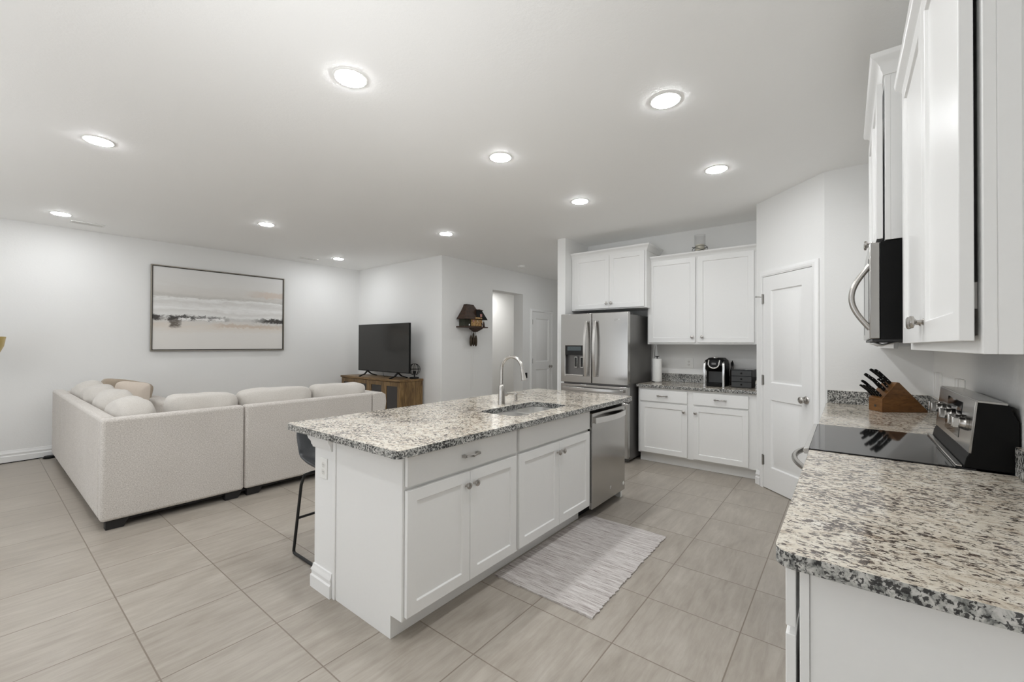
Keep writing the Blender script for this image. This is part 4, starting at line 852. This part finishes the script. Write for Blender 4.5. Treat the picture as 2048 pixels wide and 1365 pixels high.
# ------------------------------------------------------------------ television and stand
tv = thing('television', 'large flat black television standing on the wooden media console', 'television', (4.25, 6.12, .81))
MB().box(4.243, 4.275, 5.415, 6.845, .905, 1.713).obj('bezel', M['black'], tv, bevel=.003)
MB().box(4.2415, 4.2435, 5.422, 6.838, .918, 1.706).obj('screen', simple('tv_screen', (.022, .021, .019), .16, nstr=0), tv)
MB().box(4.275, 4.31, 5.75, 6.5, .95, 1.35).obj('rear_housing', M['black'], tv, bevel=.01)
for y in (5.72, 6.58):
    q = MB(); q.strip([(4.10, y - .0, .819), (4.20, y, .850), (4.255, y, .905)], (0, 1, 0), .034, .015); q.strip([(4.44, y, .819), (4.33, y, .850), (4.262, y, .905)], (0, 1, 0), .034, .015)
    q.strip([(4.10, y, .8155), (4.12, y + .0, .8155)], (0, 1, 0), .05, .008); q.obj('foot', M['black'], tv, bevel=.002)
tag(MB().tube([(4.32, 6.2, .97), (4.325, 6.22, .88), (4.33, 6.2, .818), (4.45, 6.25, .816)], .003, 8).obj('television_cable', M['black']), 'thin black cable hanging below the television', 'cable')
cs = thing('media_console', 'rustic brown wooden media console with four glass doors', 'media console', (4.32, 6.27, 0))
X0, X1, Y0, Y1 = 4.085, 4.53, 5.43, 7.13
MB().box(X0 - .012, X1 + .005, Y0 - .012, Y1 + .012, .778, .81).obj('top', M['woodh'], cs, bevel=.003)
MB().box(X0 + .006, X1, Y0, Y0 + .025, .03, .778).obj('side_panel', M['woodv'], cs, bevel=.002); MB().box(X0 + .006, X1, Y1 - .025, Y1, .03, .778).obj('side_panel', M['woodv'], cs, bevel=.002)
q = MB(); q.box(X1 - .012, X1, Y0 + .025, Y1 - .025, .03, .778); q.box(X0 + .03, X1 - .012, Y0 + .025, Y1 - .025, .03, .055); q.box(X0 + .03, X1 - .012, (Y0 + Y1) / 2 - .012, (Y0 + Y1) / 2 + .012, .055, .778); q.obj('carcass', M['woodv'], cs)
q = MB(); q.box(X0 + .04, X1 - .014, Y0 + .027, (Y0 + Y1) / 2 - .014, .43, .45); q.box(X0 + .04, X1 - .014, (Y0 + Y1) / 2 + .014, Y1 - .027, .43, .45); q.obj('shelf', M['woodh'], cs)
dwid = (Y1 - Y0 - .012) / 4
for k in range(4):
    a = Y0 + .006 + k * dwid; q = MB(frame((X0, 0, 0), (0, 1, 0), (1, 0, 0)))
    q.plate([(a + .002, .045), (a + dwid - .002, .045), (a + dwid - .002, .772), (a + .002, .772)], [[(a + .07, .115), (a + dwid - .07, .115), (a + dwid - .07, .705), (a + .07, .705)]], -.0, .022); d = q.obj('door', M['woodv'], cs, bevel=.002)
    MB().box(X0 + .008, X0 + .013, a + .066, a + dwid - .066, .111, .709).obj('glass_pane', M['smoke'], d)
for x in (X0 + .03, X1 - .06):
    for y in (Y0 + .02, Y1 - .06): MB().box(x, x + .04, y, y + .04, 0, .03).obj('leg', M['woodv'], cs)
gl = thing('globe_lamp', 'small black wire globe lamp on the right end of the media console', 'lamp', (4.425, 5.51, .81))
gx, gy, gz = 4.425, 5.51, .952
MB().box(gx - .055, gx + .055, gy - .045, gy + .055, .8103, .838).obj('base', M['iron'], gl, bevel=.003)
MB().lathe([(.010, 0), (.010, .045), (.020, .05), (.024, .06), (.026, .095), (.020, .10), (.001, .10)], (gx, gy, .838), (0, 0, 1), 20).obj('socket', M['iron'], gl)
for k in range(4):
    a = pi * k / 4; q = MB(); q.tube([(gx + .092 * cos(t) * cos(a), gy + .092 * cos(t) * sin(a), gz + .092 * sin(t) + .012) for t in [2 * pi * i / 32 for i in range(32)]], .0038, 8, True); q.obj('wire_ring', M['iron'], gl)
q = MB(); q.tube([(gx + .093 * cos(2 * pi * i / 32), gy + .093 * sin(2 * pi * i / 32), gz + .016) for i in range(32)], .0042, 8, True); q.obj('wire_ring', M['iron'], gl)
# ------------------------------------------------------------------ cuckoo clock on the hall wall
ck = thing('cuckoo_clock', 'dark wooden chalet cuckoo clock on the hallway wall', 'clock', (5.15, 5.03, 1.66))
def rct(x0, x1, y0, y1, z): return [(x0, y0, z), (x1, y0, z), (x1, y1, z), (x0, y1, z)]
rf = MB(); n_ = 12; rg = []
for k in range(n_):
    t = k / (n_ - 1); e = t ** 1.2; zz = 2.045 - .255 * t
    rg.append(rct(5.060 - .175 * e, 5.225 + .235 * e, 4.955 - .115 * e, 5.028, zz)); 
    if k < n_ - 1: rg.append(rct(5.060 - .175 * e - .003, 5.225 + .235 * e + .003, 4.955 - .115 * e - .003, 5.028, zz - .014))
rf.rings(rg); rfo = rf.obj('roof', M['darkwood'], ck)
MB().prism([(5.19, 4.836, 1.797), (5.45, 4.836, 1.792), (5.405, 4.838, 1.84), (5.352, 4.842, 1.90), (5.315, 4.848, 1.945), (5.245, 4.850, 1.955), (5.225, 4.842, 1.88)], (0, .10, 0)).obj('gable_shade', M['shadeblack'], ck)  # solid dark block in place of the shaded hollow under the gable
MB().prism([(5.235, 4.830, 1.962), (5.325, 4.830, 1.952), (5.325, 4.830, 1.940), (5.235, 4.830, 1.950)], (0, .10, 0)).obj('gable_board', M['darkwood'], ck)
MB().box(5.262, 5.302, 4.828, 4.842, 1.835, 1.885).obj('cuckoo_door', M['pink'], ck, bevel=.002)
MB().box(4.955, 5.36, 4.90, 5.028, 1.675, 1.795).obj('house_body', M['green'], ck, bevel=.002)
MB().box(5.10, 5.345, 4.865, 4.90, 1.675, 1.80).obj('carved_front', M['gold'], ck, bevel=.004)
MB().box(5.16, 5.30, 4.825, 4.866, 1.798, 1.825).obj('balcony', M['gold'], ck, bevel=.004)
dl_ = MB().lathe([(.046, 0), (.046, .008), (.036, .010), (.034, .006), (.001, .006)], (5.225, 4.866, 1.755), (0, -1, 0), 28).obj('dial', M['gold'], ck)
q = MB(); q.box(5.223, 5.227, 4.857, 4.859, 1.755, 1.785); q.prism([(5.225, 4.858, 1.753), (5.245, 4.858, 1.742), (5.246, 4.858, 1.745), (5.226, 4.858, 1.757)], (0, .002, 0)); q.obj('hands', M['white'], dl_)
for x, z, s, mt in ((5.13, 1.70, .018, 'gold'), (5.17, 1.695, .016, 'gold'), (5.205, 1.70, .014, 'gold'), (5.25, 1.698, .016, 'gold'), (5.29, 1.70, .018, 'gold'), (5.32, 1.715, .016, 'darkwood'), (5.12, 1.765, .014, 'pink'), (5.02, 1.695, .010, 'white'), (5.325, 1.75, .012, 'gold')):
    MB().lathe([(.001, -s * 1.5), (s * .8, -s), (s, 0), (s * .7, s), (s * .5, s * 1.3), (.001, s * 1.8)], (x, 4.855, z), (0, 0, 1), 12).obj('carved_figure', M[mt], ck)
MB().box(4.885, 5.455, 4.83, 5.028, 1.652, 1.672).obj('base_board', M['darkwood'], ck, bevel=.003)
q = MB(); rg = []
for k in range(8):
    t = k / 7; rg.append(rct(5.135 + .10 * t ** 1.4, 5.36 - .115 * t ** 1.4, 4.845 + .06 * t, 4.99 - .03 * t, 1.652 - .075 * t + (.006 if k % 2 else 0)))
q.rings(rg); q.obj('carved_leaves', M['darkwood'], ck)
MB().lathe([(.012, 0), (.022, .012), (.016, .03), (.019, .034), (.012, .055), (.014, .06), (.007, .085), (.001, .105)], (5.40, 4.88, 1.672), (0, 0, 1), 12).obj('carved_tree', M['darkwood'], ck)
for i, x in enumerate((5.165, 5.225, 5.285)):
    zc = (1.34, 1.345, 1.34)[i]; ht = (.19, .225, .19)[i]
    MB().lathe([(.001, 0), (.012, .004), (.021, .03), (.024, .08), (.022, .13), (.015, ht - .02), (.006, ht - .004), (.003, ht + .01)], (x, 4.955, zc), (0, 0, 1), 16).obj('pine_cone_weight', M['cone'], ck)
    MB().tube([(x, 4.955, zc + ht), (x + (5.225 - x) * .5, 4.955, 1.652)], .0022, 6).obj('chain', M['iron'], ck)
for x, z in ((5.205, .60), (5.265, .66)): MB().tube([(x, 4.985, 1.652), (x, 4.99, 1.1), (x, 4.995, z)], .0022, 6).obj('chain', M['cream'], ck)
# ------------------------------------------------------------------ left edge: lamp and cord
lp = thing('floor_lamp', 'floor lamp with a gold bowl shade cut by the left edge of the photo', 'lamp', (.02, 7.15, 0))
MB().lathe([(.145, 0), (.15, .01), (.145, .022), (.03, .03), (.012, .04), (.001, .04)], (.02, 7.10, 0), (0, 0, 1), 36).obj('base', M['iron'], lp)
MB().lathe([(.010, 0), (.010, 1.20), (.02, 1.215)], (.02, 7.10, .03), (0, 0, 1), 14).obj('pole', M['iron'], lp)
MB().lathe([(.001, 0), (.12, 0), (.145, .02), (.172, .09), (.186, .19), (.182, .19), (.168, .09), (.14, .025), (.001, .01)], (.02, 7.10, 1.247), (0, 0, 1), 40, cap=False).obj('lamp_shade', M['brass'], lp)
q = MB(); q.tube([(-.1, 7.36, .006), (.12, 7.42, .006), (.2, 7.48, .006), (.36, 7.485, .006), (.50, 7.495, .008), (.70, 7.475, .006), (1.0, 7.40, .006)], .005, 8); cdn = q.obj('power_cord', M['black'])
pw = MB().lathe([(.055, 0), (.058, .012), (.045, .026), (.001, .028)], (.56, 7.455, .0), (0, 0, 1), 24).obj('foot_switch', M['black'], cdn)
tag(cdn, 'black power cord with an oval foot switch lying along the left baseboard', 'cord')
